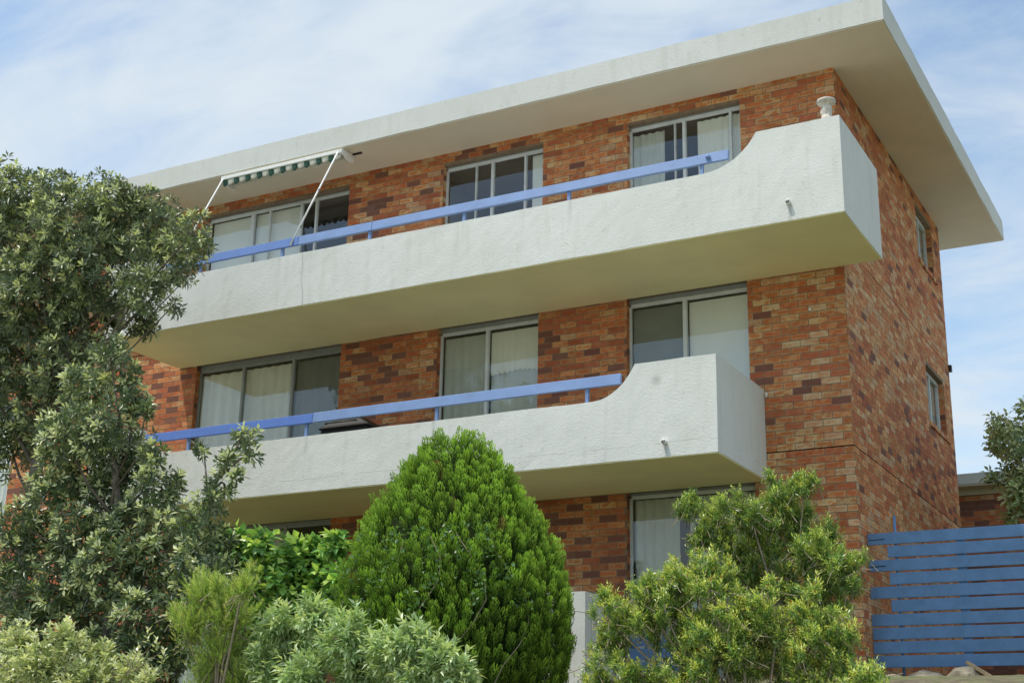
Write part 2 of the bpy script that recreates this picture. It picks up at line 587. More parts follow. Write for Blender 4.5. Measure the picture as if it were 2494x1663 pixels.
CL_BANKSIA = [(-6.8,-5.45,0.54,0.208),(-6.88,-5.14,0.36,0.22),(-7.44,-5.1,0.23,0.321),(-6.58,-5.2,0.0,0.168),(-6.8,-5.39,-0.32,0.364),(-6.38,-5.22,-0.14,0.105),(-7.31,-5.45,-0.42,0.32),(-6.88,-4.94,-0.55,0.309),(-7.42,-4.98,-0.66,0.362),(-6.27,-5.17,-0.61,0.151),(-7.56,-5.32,-0.97,0.293),(-7.12,-4.96,-1.03,0.356),(-6.23,-5.16,-1.04,0.256),(-6.11,-4.97,-0.87,0.102),(-5.16,-4.99,-0.52,0.136),(-4.88,-5.2,-0.73,0.099),(-5.12,-5.25,-0.83,0.118),(-5.58,-5.14,-0.62,0.064),(-5.26,-5.24,-1.04,0.145),(-5.21,-5.4,-1.28,0.145),(-4.94,-5.32,-1.01,0.072),(-5.71,-5.01,-1.38,0.172),(-7.87,-5.47,-1.31,0.237),(-7.93,-5.47,-1.74,0.294),(-7.82,-5.12,-1.45,0.29),(-7.07,-5.33,-1.48,0.334),(-6.59,-5.18,-1.44,0.327),(-5.99,-5.22,-1.49,0.275),(-5.49,-5.29,-1.62,0.248),(-5.46,-4.9,-1.54,0.156),(-7.68,-5.38,-2.16,0.336),(-7.27,-5.25,-1.93,0.379),(-6.52,-5.38,-1.89,0.372),(-6.15,-5.12,-1.88,0.365),(-5.37,-5.33,-1.9,0.291),(-5.09,-5.29,-1.96,0.155),(-7.09,-5.05,-2.34,0.371),(-6.03,-5.31,-2.4,0.362),(-5.59,-5.16,-2.27,0.222),(-5.9,-4.96,-2.64,0.266),(-7.56,-5.44,-2.5,0.286),(-6.61,-5.46,-2.75,0.276),(-6.11,-5.36,-2.75,0.27),(-7.67,-5.04,-2.83,0.257),(-5.89,-5.13,-2.94,0.221),(-6.38,-5.36,-3.01,0.271)]
CL_FEATHER = [(-4.07,-6.65,-2.35,0.193),(-4.15,-6.7,-2.61,0.2),(-3.79,-6.61,-2.54,0.235),(-3.56,-6.74,-2.32,0.129),(-3.96,-6.54,-2.83,0.25),(-4.09,-6.48,-3.06,0.211),(-3.74,-6.46,-2.14,0.076),(-4.49,-6.53,-2.49,0.086),(-3.74,-6.46,-3.05,0.186),(-3.85,-6.74,-2.31,0.096)]
CL_BROAD = [(-5.63,-4.48,-1.49,0.162),(-5.69,-4.21,-1.68,0.235),(-5.26,-4.29,-1.76,0.209),(-4.95,-4.44,-2.01,0.276),(-4.73,-4.22,-1.78,0.192),(-4.36,-4.35,-1.59,0.145),(-4.78,-4.27,-2.06,0.318),(-4.38,-4.48,-2.37,0.269),(-4.91,-4.52,-2.27,0.229),(-4.2,-4.42,-1.97,0.18),(-5.36,-4.54,-2.25,0.279),(-5.18,-4.45,-2.56,0.321),(-5.89,-4.22,-2.06,0.188),(-5.48,-4.47,-2.83,0.322),(-4.6,-4.6,-2.72,0.315),(-5.16,-4.58,-1.58,0.141),(-4.84,-4.53,-1.71,0.162),(-4.7,-4.29,-1.59,0.128)]
CL_VARIEG = [(-3.37,-6.46,-2.71,0.181),(-2.99,-6.48,-2.65,0.149),(-2.56,-6.56,-2.87,0.201),(-3.26,-6.21,-2.89,0.26),(-3.46,-6.43,-3.01,0.188),(-2.15,-6.52,-2.98,0.197),(-1.91,-6.58,-2.88,0.149),(-1.65,-6.58,-3.04,0.158),(-1.48,-6.53,-3.17,0.125),(-2.48,-6.33,-3.13,0.216),(-1.87,-6.54,-3.19,0.211),(-2.96,-6.58,-3.18,0.221)]
CL_PALE = [(-6.15,-6.8,-2.77,0.183),(-5.44,-6.9,-2.76,0.167),(-5.29,-6.6,-2.9,0.175),(-5.67,-6.95,-2.99,0.22),(-5.22,-6.79,-3.12,0.234),(-4.81,-6.69,-3.03,0.138),(-4.48,-6.84,-3.14,0.099),(-6.42,-6.6,-3.09,0.202),(-5.62,-6.81,-3.2,0.237)]
CL_BRUSH_TALL = [(-0.74,-3.53,-1.28,0.112),(-0.5,-3.44,-1.43,0.171),(-0.08,-3.63,-1.45,0.232),(0.2,-3.44,-1.25,0.176),(0.44,-3.53,-1.2,0.108),(0.29,-3.2,-1.49,0.268),(-0.05,-3.23,-1.64,0.271),(-0.35,-3.4,-1.75,0.232),(0.57,-3.63,-1.88,0.245),(-0.62,-3.52,-1.63,0.094),(0.8,-3.53,-2.04,0.181),(0.61,-3.55,-2.21,0.262),(0.24,-3.53,-2.07,0.267),(-0.25,-3.22,-2.01,0.229)]
CL_BRUSH_LOW = [(-0.92,-4.78,-2.45,0.165),(-0.65,-4.82,-2.4,0.164),(-0.5,-4.39,-2.32,0.2),(-0.1,-4.57,-2.36,0.209),(-1.23,-4.36,-2.7,0.164),(-0.65,-4.65,-2.54,0.174),(-0.38,-4.4,-2.54,0.229),(0.11,-4.52,-2.57,0.262),(0.44,-4.46,-2.54,0.259),(0.79,-4.48,-2.62,0.236),(-1.2,-4.6,-2.99,0.133),(-0.83,-4.8,-2.98,0.154),(-0.29,-4.74,-2.95,0.227),(0.14,-4.41,-2.89,0.259),(0.6,-4.4,-2.9,0.254),(0.96,-4.39,-2.84,0.151),(1.22,-4.68,-3.07,0.163),(0.86,-4.52,-3.06,0.179),(-0.74,-4.45,-3.1,0.191),(-0.43,-4.53,-2.74,0.171),(-1.12,-4.44,-2.54,0.176),(-0.11,-4.59,-2.75,0.226),(-0.44,-4.52,-2.13,0.135),(-0.16,-4.51,-2.1,0.153),(-0.62,-4.72,-2.24,0.117)]
CL_RIGHT = [(1.1,3.85,0.96,0.207),(1.02,3.87,0.75,0.158),(1.39,3.34,0.6,0.253),(1.22,3.88,0.39,0.204),(0.92,3.88,0.26,0.121),(1.42,3.7,1.18,0.121),(1.32,3.33,-0.15,0.215),(1.2,3.84,-0.26,0.143),(1.5,3.38,-0.0,0.328),(1.72,3.88,0.81,0.449),(1.79,3.7,0.03,0.472),(1.93,3.34,-0.75,0.524),(2.23,3.4,0.18,0.528)]
CONE= [(-0.533, 0.027), (-0.612, 0.216), (-0.75, 0.426), (-0.979, 0.638), (-1.206, 0.755), (-1.43, 0.875), (-1.652, 0.989), (-1.872, 1.08), (-2.089, 1.145), (-2.304, 1.178), (-2.518, 1.198), (-2.729, 1.2), (-3.013, 1.141)]

# ------------------------------------------------------------------ terrain
def ground_z(x, y):
    def sm(a, b, v):
        t_ = min(1, max(0, (v - a) / (b - a)))
        return t_ * t_ * (3 - 2 * t_)
    z = -5.45 + 1.75 * sm(-15, -5.2, y) + 0.92 * sm(-5.2, -0.9, y)
    return z + 0.03 * noise.noise(Vector((x * 0.8, y * 0.8, 0)))


def build_ground():
    xs = sorted(set([-600, -300, -150, -80, -50] + [x for x in np.arange(-32, 24.1, 0.8)] + [40, 70, 120, 250, 600]))
    ys = sorted(set([-600, -300, -150, -80, -50, -35] + [y for y in np.arange(-24, 16.1, 0.6)] + [25, 45, 80, 150, 300, 600]))
    V = [(x, y, ground_z(x, y)) for y in ys for x in xs]
    n = len(xs)
    F = [(j * n + i, j * n + i + 1, (j + 1) * n + i + 1, (j + 1) * n + i) for j in range(len(ys) - 1) for i in range(n - 1)]
    o = big_mesh('ground', V, F, M['ground'], smooth=True)
    o['kind'] = 'structure'
    # unseen pale concrete, added to bounce sunlight up to the soffits
    xs = np.arange(-26, 18.1, 1.0)
    ys = np.arange(-22, -9.4, 0.7)
    V = [(x, y, ground_z(x, y) + 0.02) for y in ys for x in xs]
    n = len(xs)
    F = [(j * n + i, j * n + i + 1, (j + 1) * n + i + 1, (j + 1) * n + i) for j in range(len(ys) - 1) for i in range(n - 1)]
    o = big_mesh('bounce_slab', V, F, M['concrete'], smooth=True)
    o['kind'] = 'structure'


build_ground()

# ------------------------------------------------------------------ apartment building
Z_BASE, Z_SOF, Z_ROOF = -3.0, 5.075, 5.428
UB, UL, UT = 2.303, 3.094, 3.501            # upper balcony: underside, low top, high top
LB, LL, LT = -0.341, 0.415, 0.814           # lower balcony
X_LEFT, DEPTH = -17.0, 6.164
COURSE, BL_, BH_ = 0.0875, 0.240, 0.0775

bld = thing('apartment_building', 'three storey orange brick apartment block with white balconies and flat overhanging roof',
            'building', (-5.5, 2.5, Z_BASE))

# openings on the front wall: x0, x1, z0, z1
OPEN = {
    'u1': (-10.56, -7.67, 2.62, 4.872), 'u2': (-5.95, -4.265, 2.62, 4.872), 'u3': (-2.94, -1.288, 2.62, 4.872),
    'm1': (-10.47, -7.65, -0.15, 2.303), 'm2': (-5.946, -4.302, -0.15, 2.303), 'm3': (-2.963, -1.267, -0.15, 2.303),
    'g1': (-10.47, -7.65, -2.75, -0.341), 'g2': (-5.946, -4.302, -2.75, -0.341), 'g3': (-2.974, -1.244, -2.75, -0.341),
    'm0': (-16.6, -14.45, -0.15, 2.2),
}
SIDE_OPEN = {'s1': (4.47, 5.56, 3.965, 4.84), 's2': (4.40, 5.62, 1.335, 2.22)}


def wall_boxes(a0, a1, z0, z1, holes):
    """split a rectangle with rectangular holes into boxes"""
    as_ = sorted(set([a0, a1] + [h[0] for h in holes] + [h[1] for h in holes]))
    out = []
    for p, q in zip(as_[:-1], as_[1:]):
        mid = (p + q) / 2
        hs = sorted([h for h in holes if h[0] < mid < h[1]], key=lambda h: h[2])
        z = z0
        for h in hs:
            if h[2] > z:
                out.append((p, q, z, h[2]))
            z = h[3]
        if z < z1:
            out.append((p, q, z, z1))
    return out


mb = MB()
for p, q, z0, z1 in wall_boxes(X_LEFT, -0.011, Z_BASE - 0.5, Z_SOF - 0.002, list(OPEN.values())):
    mb.box(p, q, 0.0, 0.23, z0, z1)
mb.build('front_wall', M['mortar'], bld)
mb = MB()
for p, q, z0, z1 in wall_boxes(0.231, DEPTH, Z_BASE - 0.5, Z_SOF - 0.002, list(SIDE_OPEN.values())):
    mb.box(-0.23, 0.0, p, q, z0, z1)
mb.box(-0.010, 0.0, 0.0, 0.231, Z_BASE - 0.5, Z_SOF - 0.002)
mb.build('side_wall', M['mortar'], bld)
mb = MB()
mb.box(X_LEFT, -0.23, DEPTH - 0.23, DEPTH, Z_BASE - 0.5, Z_SOF - 0.002)
mb.box(X_LEFT, X_LEFT + 0.23, 0.23, DEPTH - 0.23, Z_BASE - 0.5, Z_SOF - 0.002)
mb.build('rear_wall', M['mortar'], bld)

TONES = [  # tan, orange, red, dark, buff
    ((0.65, 0.40, 0.200), 1.0), ((0.59, 0.270, 0.120), 0.8), ((0.47, 0.170, 0.085), 0.55),
    ((0.24, 0.110, 0.080), 0.3), ((0.63, 0.43, 0.255), 0.7), ((0.55, 0.230, 0.105), 0.8)]


def brick_tone(x, y, z, rnd):
    n = noise.noise(Vector((x * 0.35, y * 0.35, z * 0.9))) + 0.5 * noise.noise(Vector((x * 1.7 + 9, y * 1.7, z * 3.1)))
    if y < 0.05:
        red = 0.30 * n
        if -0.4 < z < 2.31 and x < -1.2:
            red += 0.34                       # more red and dark bricks between the middle windows
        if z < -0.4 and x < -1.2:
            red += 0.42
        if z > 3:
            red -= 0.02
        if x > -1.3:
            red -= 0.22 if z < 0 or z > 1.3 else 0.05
    else:
        red = 0.30 * n + (-0.02 if (0.0 < z < 1.55 or z > 3.2) else -0.32)
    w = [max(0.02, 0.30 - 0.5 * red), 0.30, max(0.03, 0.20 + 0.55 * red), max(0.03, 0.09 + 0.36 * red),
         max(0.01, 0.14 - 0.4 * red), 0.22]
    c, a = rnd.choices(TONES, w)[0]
    g = rnd.uniform(0.84, 1.14)
    h = rnd.uniform(0.93, 1.07)
    return (c[0] * g, c[1] * g * h, c[2] * g * h, a)


def cut(a, b, z, holes):
    segs = [(a, b)]
    for h0, h1, hz0, hz1 in holes:
        if hz0 - 0.05 < z < hz1 + 0.02:
            new = []
            for p, q in segs:
                if q <= h0 or p >= h1:
                    new.append((p, q))
                else:
                    if p < h0 - 0.03:
                        new.append((p, h0))
                    if q > h1 + 0.03:
                        new.append((h1, q))
            segs = new
    return segs


def lay(a_min, a_max, z0, z1, holes, anchor, offset_first, step=COURSE):
    """running bond between a_min and a_max, laid off from 'anchor'"""
    out = []
    k = 0
    z = z0
    while z + BH_ * 0.6 < z1:
        h = min(step - 0.010, z1 - z)
        off = (0.5 * BL_ if (k + offset_first) % 2 else 0.0)
        n0 = int((a_min - anchor) / BL_) - 2
        n1 = int((a_max - anchor) / BL_) + 2
        for n in range(n0, n1 + 1):
            p, q = anchor + n * BL_ + off, anchor + n * BL_ + off + BL_ - 0.010
            p, q = max(p, a_min), min(q, a_max)
            if q - p < 0.03:
                continue
            for s0, s1 in cut(p, q, z + h / 2, holes):
                if s1 - s0 > 0.03:
                    out.append((s0, s1, z, z + h))
        z += step
        k += 1
    return out


BOXF = [(0, 1, 5, 4), (1, 2, 6, 5), (4, 5, 6, 7), (3, 0, 4, 7), (0, 3, 2, 1)]


def brick_verts(s0, s1, z0, z1, depth, plane, proud, rnd, j=0.0011):
    ju = lambda: rnd.uniform(-j, j)
    v = []
    for zz in (z0, z1):
        for (s, d) in ((s0, -proud), (s1, -proud), (s1, depth), (s0, depth)):
            if plane == 'front':
                v.append((s + ju(), d + (ju() * 0.6 if d < 0 else 0), zz + ju()))
            else:                       # side wall, facing +x
                v.append((-d - (ju() * 0.6 if d < 0 else 0), s + ju(), zz + ju()))
    return v


rb = random.Random(5)
Z_LINES = (0.0, 2.625)
front = []
side = []
for (za, zb) in ((Z_BASE, -0.008), (0.008, 2.617), (2.633, Z_SOF - 0.004)):
    st_ = (zb - za + 0.010) / round((zb - za + 0.010) / COURSE)
    front += lay(-15.2, 0.006, za, zb, list(OPEN.values()), 0.006, int(za * 10) % 2, st_)
    side += lay(0.011, DEPTH, za, zb, list(SIDE_OPEN.values()), 0.011, (int(za * 10) + 1) % 2, st_)


FACE = [(0, 0, 0), (1, 0, 0), (1, 0, 0), (0, 0, 0), (0, 1, 0), (1, 1, 0), (1, 1, 0), (0, 1, 0)]


def add_face(me):
    """brick-face coordinates, so that the fired heart of a brick can differ from its rim"""
    at = me.attributes.new('face', 'FLOAT_VECTOR', 'POINT')
    at.data.foreach_set('vector', np.tile(np.array(FACE, dtype=np.float32), (len(me.vertices) // 8, 1)).ravel())


def joined_bricks(name, items, parent):
    V, F, C = [], [], []
    for plane, (s0, s1, z0, z1), tone in items:
        i = len(V)
        V += brick_verts(s0, s1, z0, z1, 0.010, plane, 0.0030 + rb.uniform(-0.0008, 0.0012), rb)
        F += [tuple(i + k for k in f) for f in BOXF]
        C += [tone] * 8
    o = big_mesh(name, V, F, M['brick'], C, parent)
    add_face(o.data)
    o['kind'] = 'stuff'
    return o


near, rest = [], []
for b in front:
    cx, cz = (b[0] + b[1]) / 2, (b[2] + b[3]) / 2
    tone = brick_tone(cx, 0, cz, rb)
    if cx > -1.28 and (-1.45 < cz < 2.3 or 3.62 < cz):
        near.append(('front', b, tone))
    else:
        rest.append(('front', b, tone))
for b in side:
    tone = brick_tone(0, (b[0] + b[1]) / 2 + 0.1, (b[2] + b[3]) / 2, rb)
    rest.append(('side', b, tone))
near.sort(key=lambda q: -(q[1][1] - q[1][0]))
rest += near[300:]
near = near[:300]
joined_bricks('brickwork', rest, bld)

# the bricks of the corner pier one by one; alike ones share a mesh
BM_CACHE = {}


def brick_object(parent, s0, s1, z0, z1, plane, tone, rnd, y=0.0):
    key = (plane, round((s1 - s0) / 0.01), round((z1 - z0) / 0.004), min(range(len(TONES)), key=lambda k: sum((TONES[k][0][c] - tone[c]) ** 2 for c in range(3))), rnd.randrange(3))
    if key not in BM_CACHE:
        L, Hh = key[1] * 0.01, z1 - z0
        me = bpy.data.meshes.new('brick')
        me.from_pydata(brick_verts(-L / 2, L / 2, 0, Hh, 0.010, plane, 0.0032, rnd), [], BOXF)
        at = me.color_attributes.new('tone', 'FLOAT_COLOR', 'POINT')
        for d in at.data:
            d.color = tone
        add_face(me)
        me.materials.append(M['brick'])
        BM_CACHE[key] = me
    o = bpy.data.objects.new('brick', BM_CACHE[key])
    COL.objects.link(o)
    o.parent = parent
    w = Vector(((s0 + s1) / 2, y, z0)) if plane == 'front' else Vector((y, (s0 + s1) / 2, z0))
    o.location = w - parent.location
    return o


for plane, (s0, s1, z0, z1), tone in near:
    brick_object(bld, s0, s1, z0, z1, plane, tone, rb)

# dark slip joints at the floor slabs, on the side wall and round the corner
for zl in Z_LINES:
    mb = MB()
    mb.box(-0.002, 0.0012, 0.012, DEPTH - 0.002, zl - 0.0075, zl + 0.0075)
    mb.box(-15, 0.0012, -0.0012, 0.010, zl - 0.0075, zl + 0.0075)
    mb.build('slip_joint', M['joint'], bld)

# ---- roof
def wob(x, y, z, a, s=2.5):
    return a * noise.noise(Vector((x * s, y * s, z * s)))


def rough_box(x0, x1, y0, y1, z0, z1, step=0.18, amp=0.006):
    """a box with subdivided faces whose surface and arrises wander a little"""
    bm = bmesh.new()
    bmesh.ops.create_cube(bm, size=1.0)
    for v in bm.verts:
        v.co = Vector((x0 if v.co.x < 0 else x1, y0 if v.co.y < 0 else y1, z0 if v.co.z < 0 else z1))
    for ax, (a, b) in enumerate(((x0, x1), (y0, y1), (z0, z1))):
        n = max(1, int((b - a) / step))
        for k in range(1, n):
            co = Vector((0, 0, 0))
            co[ax] = a + (b - a) * k / n
            no = Vector((0, 0, 0))
            no[ax] = 1
            bmesh.ops.bisect_plane(bm, geom=list(bm.verts) + list(bm.edges) + list(bm.faces), plane_co=co, plane_no=no)
    for v in bm.verts:
        c = v.co.copy()
        v.co += amp * noise.noise_vector(c * 2.3) + 0.5 * amp * noise.noise_vector(c * 9.0)
    return bm


def bm_build(bm, name, m, parent):
    me = bpy.data.meshes.new(name)
    bmesh.ops.recalc_face_normals(bm, faces=bm.faces)
    bm.to_mesh(me)
    bm.free()
    return link(name, me, m, parent)


roof = bm_build(rough_box(X_LEFT - 0.6, 0.89, -0.881, 7.201, Z_SOF, Z_ROOF, 0.30, 0.007), 'roof', M['fascia'], bld)
mb = MB()
mb.box(X_LEFT - 0.55, 0.875, -0.868, 7.188, Z_SOF - 0.016, Z_SOF - 0.012 + 0.03)
mb.build('eaves_soffit', M['soffit_beige'], roof)
# ---- balconies
def balcony(x0, x1, yf, zb, zl, zt, curve_r, curve_l, label):
    """U-shaped rendered parapet with a cove up to the raised ends"""
    th = 0.15
    (rc, rf), (lc, lf) = curve_r, curve_l      # right: cove top x, flat x ; left the same

    def top(x):
        if x >= rc or x <= lc:
            return zt
        if x > rf:
            t_ = (x - rf) / (rc - rf)
        elif x < lf:
            t_ = (lf - x) / (lf - lc)
        else:
            return zl
        ang = math.acos(max(-1, min(1, 1))) if t_ <= 0 else 0
        R = 1.16                                # part of a circle, tangent to the flat
        return zl + (zt - zl) * (R - math.sqrt(max(0, R * R - t_ * t_))) / (R - math.sqrt(R * R - 1)) * 1.0

    path = []                                   # outer x,y / inner x,y / top z
    ys = np.linspace(0.0, yf, 14)
    for y in ys[:-1]:
        path.append(((x0, y), (x0 + th, max(y, yf + th)), zt))
    xs = list(np.arange(x0, x1, 0.11)) + [rc, rf, lc, lf, x1] + list(np.linspace(rf, rc, 14)) + list(np.linspace(lc, lf, 14))
    xs = sorted(set(round(float(v), 4) for v in xs))
    for x in xs:
        path.append(((x, yf), (min(max(x, x0 + th), x1 - th), yf + th), top(x)))
    for y in ys[::-1][1:]:
        path.append(((x1, y), (x1 - th, max(y, yf + th)), zt))
    rows = 7
    V, F = [], []

    def put(x, y, z, a=0.005):
        c = Vector((x, y, z))
        d = a * noise.noise_vector(c * 2.0) + 0.6 * a * noise.noise_vector(c * 8.0)
        V.append((x + d.x * 0.6, y + d.y, z + d.z))
    n = len(path)
    for (o_, i_, t_) in path:
        for r in range(rows + 1):
            put(*o_, zb + (t_ - zb) * r / rows)
        put(*i_, t_ + 0.002)
        put(*i_, zb + 0.02)
        put(*i_, zb)
    w = rows + 4
    for k in range(n - 1):
        for r in range(w):
            a, b2 = k * w + r, k * w + (r + 1) % w
            F.append((a, a + w, b2 + w, b2))
    F.append(tuple(range(w)))
    F.append(tuple(reversed(range((n - 1) * w, n * w))))
    me = bpy.data.meshes.new('balcony')
    me.from_pydata(V, [], F)
    bm = bmesh.new()
    bm.from_mesh(me)
    bmesh.ops.remove_doubles(bm, verts=bm.verts, dist=0.0005)
    bmesh.ops.recalc_face_normals(bm, faces=bm.faces)
    bm.to_mesh(me)
    bm.free()
    o = link('balcony', me, M['stucco'], bld)
    o['label'] = label
    mb = MB()
    mb.box(x0 + 0.02, x1 - 0.02, yf + 0.02, -0.008, zb + 0.02, zb + 0.17)
    s = mb.build('floor_slab', M['fascia'], o)
    bm = rough_box(x0 + 0.010, x1 - 0.010, yf + 0.010, -0.007, zb - 0.012, zb + 0.012, 0.4, 0.003)
    s = bm_build(bm, 'soffit', M['soffit_yellow'], o)
    return o


def rail_board(o, x0, x1, y, z0, z1, m):
    bm = rough_box(x0, x1, y - 0.022, y + 0.022, z0, z1, 0.5, 0.003)
    for v in bm.verts:                         # tipped slightly outwards at the foot
        v.co.y += 0.02 * (v.co.z - z0) / (z1 - z0)
    bmesh.ops.bevel(bm, geom=[e for e in bm.edges if e.calc_face_angle(0) > 0.8], offset=0.006, segments=1, affect='EDGES')
    return bm_build(bm, 'rail_board', m, o)


def spout(o, x, y, z):
    mb = MB()
    mb.tube([(x, y + 0.10, z + 0.006), (x, y - 0.05, z)], 0.030, 14, cap=False)
    mb.tube([(x, y - 0.05, z), (x, y + 0.10, z + 0.006)], 0.023, 14, cap=False)
    a, b = 0, 14
    for t in range(14):
        mb.f.append((14 + t, 14 + (t + 1) % 14, 28 + (14 - t - 1) % 14, 28 + (14 - t) % 14))
    sp = mb.build('drain_spout', M['white_paint'], o, smooth=True)
    mb = MB()
    mb.tube([(x, y + 0.06, z + 0.004), (x, y + 0.0, z + 0.002)], 0.0225, 12)
    mb.build('spout_bore_shade', M['joint'], o)  # solid black plug stands in for the shade inside the pipe
    return sp


up = balcony(-10.837, 0.484, -1.68, UB, UL, UT, (-0.523, -1.23), (-9.90, -9.22),
             'upper white rendered balcony reaching past the brick corner')
Y = -1.63
for a, b, m in ((-9.85, -7.30, M['rail_mid']), (-7.298, -6.05, M['rail_blue']), (-6.048, -0.888, M['rail_blue'])):
    rail_board(up, a, b, Y, 3.240, 3.378, m)
for x in (-9.11, -7.592, -6.089, -4.58, -3.032, -1.237):
    MB().box(x - 0.02, x + 0.02, Y + 0.0, Y + 0.04, UL - 0.03, 3.31).build('rail_post', M['rail_blue'], up)
mb = MB()
mb.lathe(-1.14, Y - 0.03, [(0.001, 3.29), (0.024, 3.295), (0.033, 3.315), (0.024, 3.337), (0.001, 3.342)], 12)
mb.build('rail_knob', M['rail_blue'], up, True)
spout(up, -0.158, -1.68, 2.522)
mb = MB()
mb.tube([(-7.18, -1.690, 3.09), (-7.16, -1.6905, 2.9), (-7.17, -1.690, 2.7), (-7.13, -1.6905, 2.5), (-7.12, -1.688, 2.31)], 0.0019, 6)
mb.build('dangling_wire', M['alu_dark'], up)

lo = balcony(-10.837, -1.088, -1.70, LB, LL, LT, (-2.102, -2.68), (-9.90, -9.22),
             'lower white rendered balcony ending short of the brick corner')
Y = -1.65
lb = rail_board(lo, -9.85, -6.83, Y, 0.600, 0.735, M['rail_deep'])
lb['label'] = 'deeper blue board of the lower rail'
rail_board(lo, -6.828, -2.303, Y, 0.600, 0.740, M['rail_blue'])
for x in (-9.006, -6.939, -4.882, -2.757):
    MB().box(x - 0.02, x + 0.02, Y + 0.0, Y + 0.04, LL - 0.03, 0.67).build('rail_post', M['rail_blue'], lo)
spout(lo, -1.733, -1.70, -0.169)

# ground floor terrace wall, white rendered
bm = rough_box(-4.3, -2.737, -1.71, -1.55, -3.25, -1.824, 0.2, 0.005)
tw = bm_build(bm, 'terrace_wall', M['stucco'], bld)
bm_build(rough_box(-2.887, -2.735, -1.545, -0.01, -3.25, -1.826, 0.2, 0.005), 'terrace_return', M['stucco'], tw)
MB().box(-4.25, -2.9, -1.54, -0.01, -3.2, -2.77).build('terrace_floor', M['fascia'], tw)

# ---- windows
def sheet(x0, x1, z0, z1, y, m, parent, name, folds=0.0, pitch=0.11, seed=0, hem=None):
    n = max(2, int((x1 - x0) / (0.014 if folds else 0.2)))
    V, F = [], []
    for k in range(n + 1):
        x = x0 + (x1 - x0) * k / n
        ph = x / pitch * 2 * math.pi + 1.3 * noise.noise(Vector((x * 3, seed, 0)))
        for r in range(5):
            z = z1 + (z0 - z1) * r / 4
            if hem and r == 4:
                z += hem(x)
            yy = y + folds * math.sin(ph) * (0.6 + 0.1 * r) * (0.7 + 0.5 * noise.noise(Vector((x * 2, seed + 3, z))))
            V.append((x, yy, z))
    for k in range(n):
        for r in range(4):
            a = k * 5 + r
            F.append((a, a + 1, a + 6, a + 5))
    i = len(V)
    V += [(x, yy + 0.004, z) for (x, yy, z) in V]
    F += [tuple(reversed([q + i for q in f])) for f in F]
    me = bpy.data.meshes.new(name)
    me.from_pydata(V, [], F)
    return link(name, me, m, parent, True)


def window(key, bars, fm, head=0.045, y=0.085, sash_label=None):
    """bars: list of (x, width); returns the frame object"""
    x0, x1, z0, z1 = OPEN[key]
    fw, d = 0.028, 0.05
    mb = MB()
    mb.box(x0 + 0.003, x0 + fw, y, y + d, z0, z1 - head)
    mb.box(x1 - fw, x1 - 0.003, y, y + d, z0, z1 - head)
    mb.box(x0 + fw, x1 - fw, y - 0.004, y + d, z1 - head, z1 - head + 0.03)
    mb.box(x0 + fw, x1 - fw, y - 0.004, y + d, z0 + 0.001, z0 + 0.06)
    for bx, bw in bars:
        mb.box(bx - bw / 2, bx + bw / 2, y - 0.006, y + d - 0.006, z0 + 0.06, z1 - head)
    o = mb.build('window', fm, bld)
    MB().box(x0 + 0.003, x1 - 0.003, y + 0.004, y + d + 0.02, z1 - head + 0.030, z1 - 0.003).build('window_head', M['alu_dark'], o)
    edges = [x0 + fw] + [v for bx, bw in bars for v in (bx - bw / 2, bx + bw / 2)] + [x1 - fw]
    for a, b in zip(edges[::2], edges[1::2]):
        if b - a > 0.05:
            MB().box(a, b, y + 0.018, y + 0.024, z0 + 0.06, z1 - head).build('pane', M['glass'], o)
            mb = MB()                              # sash rim
            for q in ((a, a + 0.007, z0 + 0.06, z1 - head), (b - 0.007, b, z0 + 0.06, z1 - head),
                      (a + 0.007, b - 0.007, z1 - head - 0.014, z1 - head)):
                mb.box(q[0], q[1], y + 0.010, y + 0.036, q[2], q[3])
            mb.build('sash', fm, o)
    # the room behind: floor, ceiling, walls
    mb = MB()
    a, b, c, e = x0 - 0.25, x1 + 0.25, z0 - 0.02, z1 + 0.06
    yb = 3.6
    mb.quad((a, 0.235, c), (b, 0.235, c), (b, yb, c), (a, yb, c))
    mb.quad((a, 0.235, e), (a, yb, e), (b, yb, e), (b, 0.235, e))
    mb.quad((a, 0.235, c), (a, yb, c), (a, yb, e), (a, 0.235, e))
    mb.quad((b, 0.235, c), (b, 0.235, e), (b, yb, e), (b, yb, c))
    mb.quad((a, yb, c), (b, yb, c), (b, yb, e), (a, yb, e))
    mb.build('room', M['room'], o)
    return o


w = window('u1', [(-9.64, 0.07), (-9.29, 0.032), (-8.655, 0.045), (-8.36, 0.035)], M['alu'], 0.06)
w['label'] = 'upper sliding door with pale blinds behind the awning'
sheet(-10.52, -9.66, 2.64, 4.80, 0.165, M['blind'], w, 'blind')
sheet(-9.62, -8.68, 2.64, 4.80, 0.165, M['blind'], w, 'blind')
w = window('u2', [(-5.43, 0.016), (-5.15, 0.042), (-4.60, 0.030)], M['alu'], 0.06)
sheet(-4.52, -4.29, 2.64, 4.80, 0.165, M['blind'], w, 'curtain')
w = window('u3', [(-2.262, 0.014), (-2.125, 0.042), (-1.455, 0.030)], M['alu'], 0.06)
sheet(-2.92, -2.44, 2.64, 4.76, 0.165, M['sheer'], w, 'curtain', 0.03, 0.12, 2)
sheet(-1.96, -1.30, 2.64, 4.78, 0.165, M['curtain'], w, 'curtain', 0.03, 0.10, 3)
w = window('m1', [(-9.572, 0.04), (-8.597, 0.045)], M['alu_dark'], 0.10)
sheet(-10.44, -9.60, -0.14, 2.16, 0.165, M['curtain'], w, 'curtain', 0.035, 0.20, 5)
sheet(-9.56, -8.63, -0.14, 2.16, 0.165, M['curtain'], w, 'curtain', 0.035, 0.17, 6)
sheet(-8.57, -7.68, -0.14, 2.17, 0.165, M['dim'], w, 'curtain', 0.035, 0.22, 7)
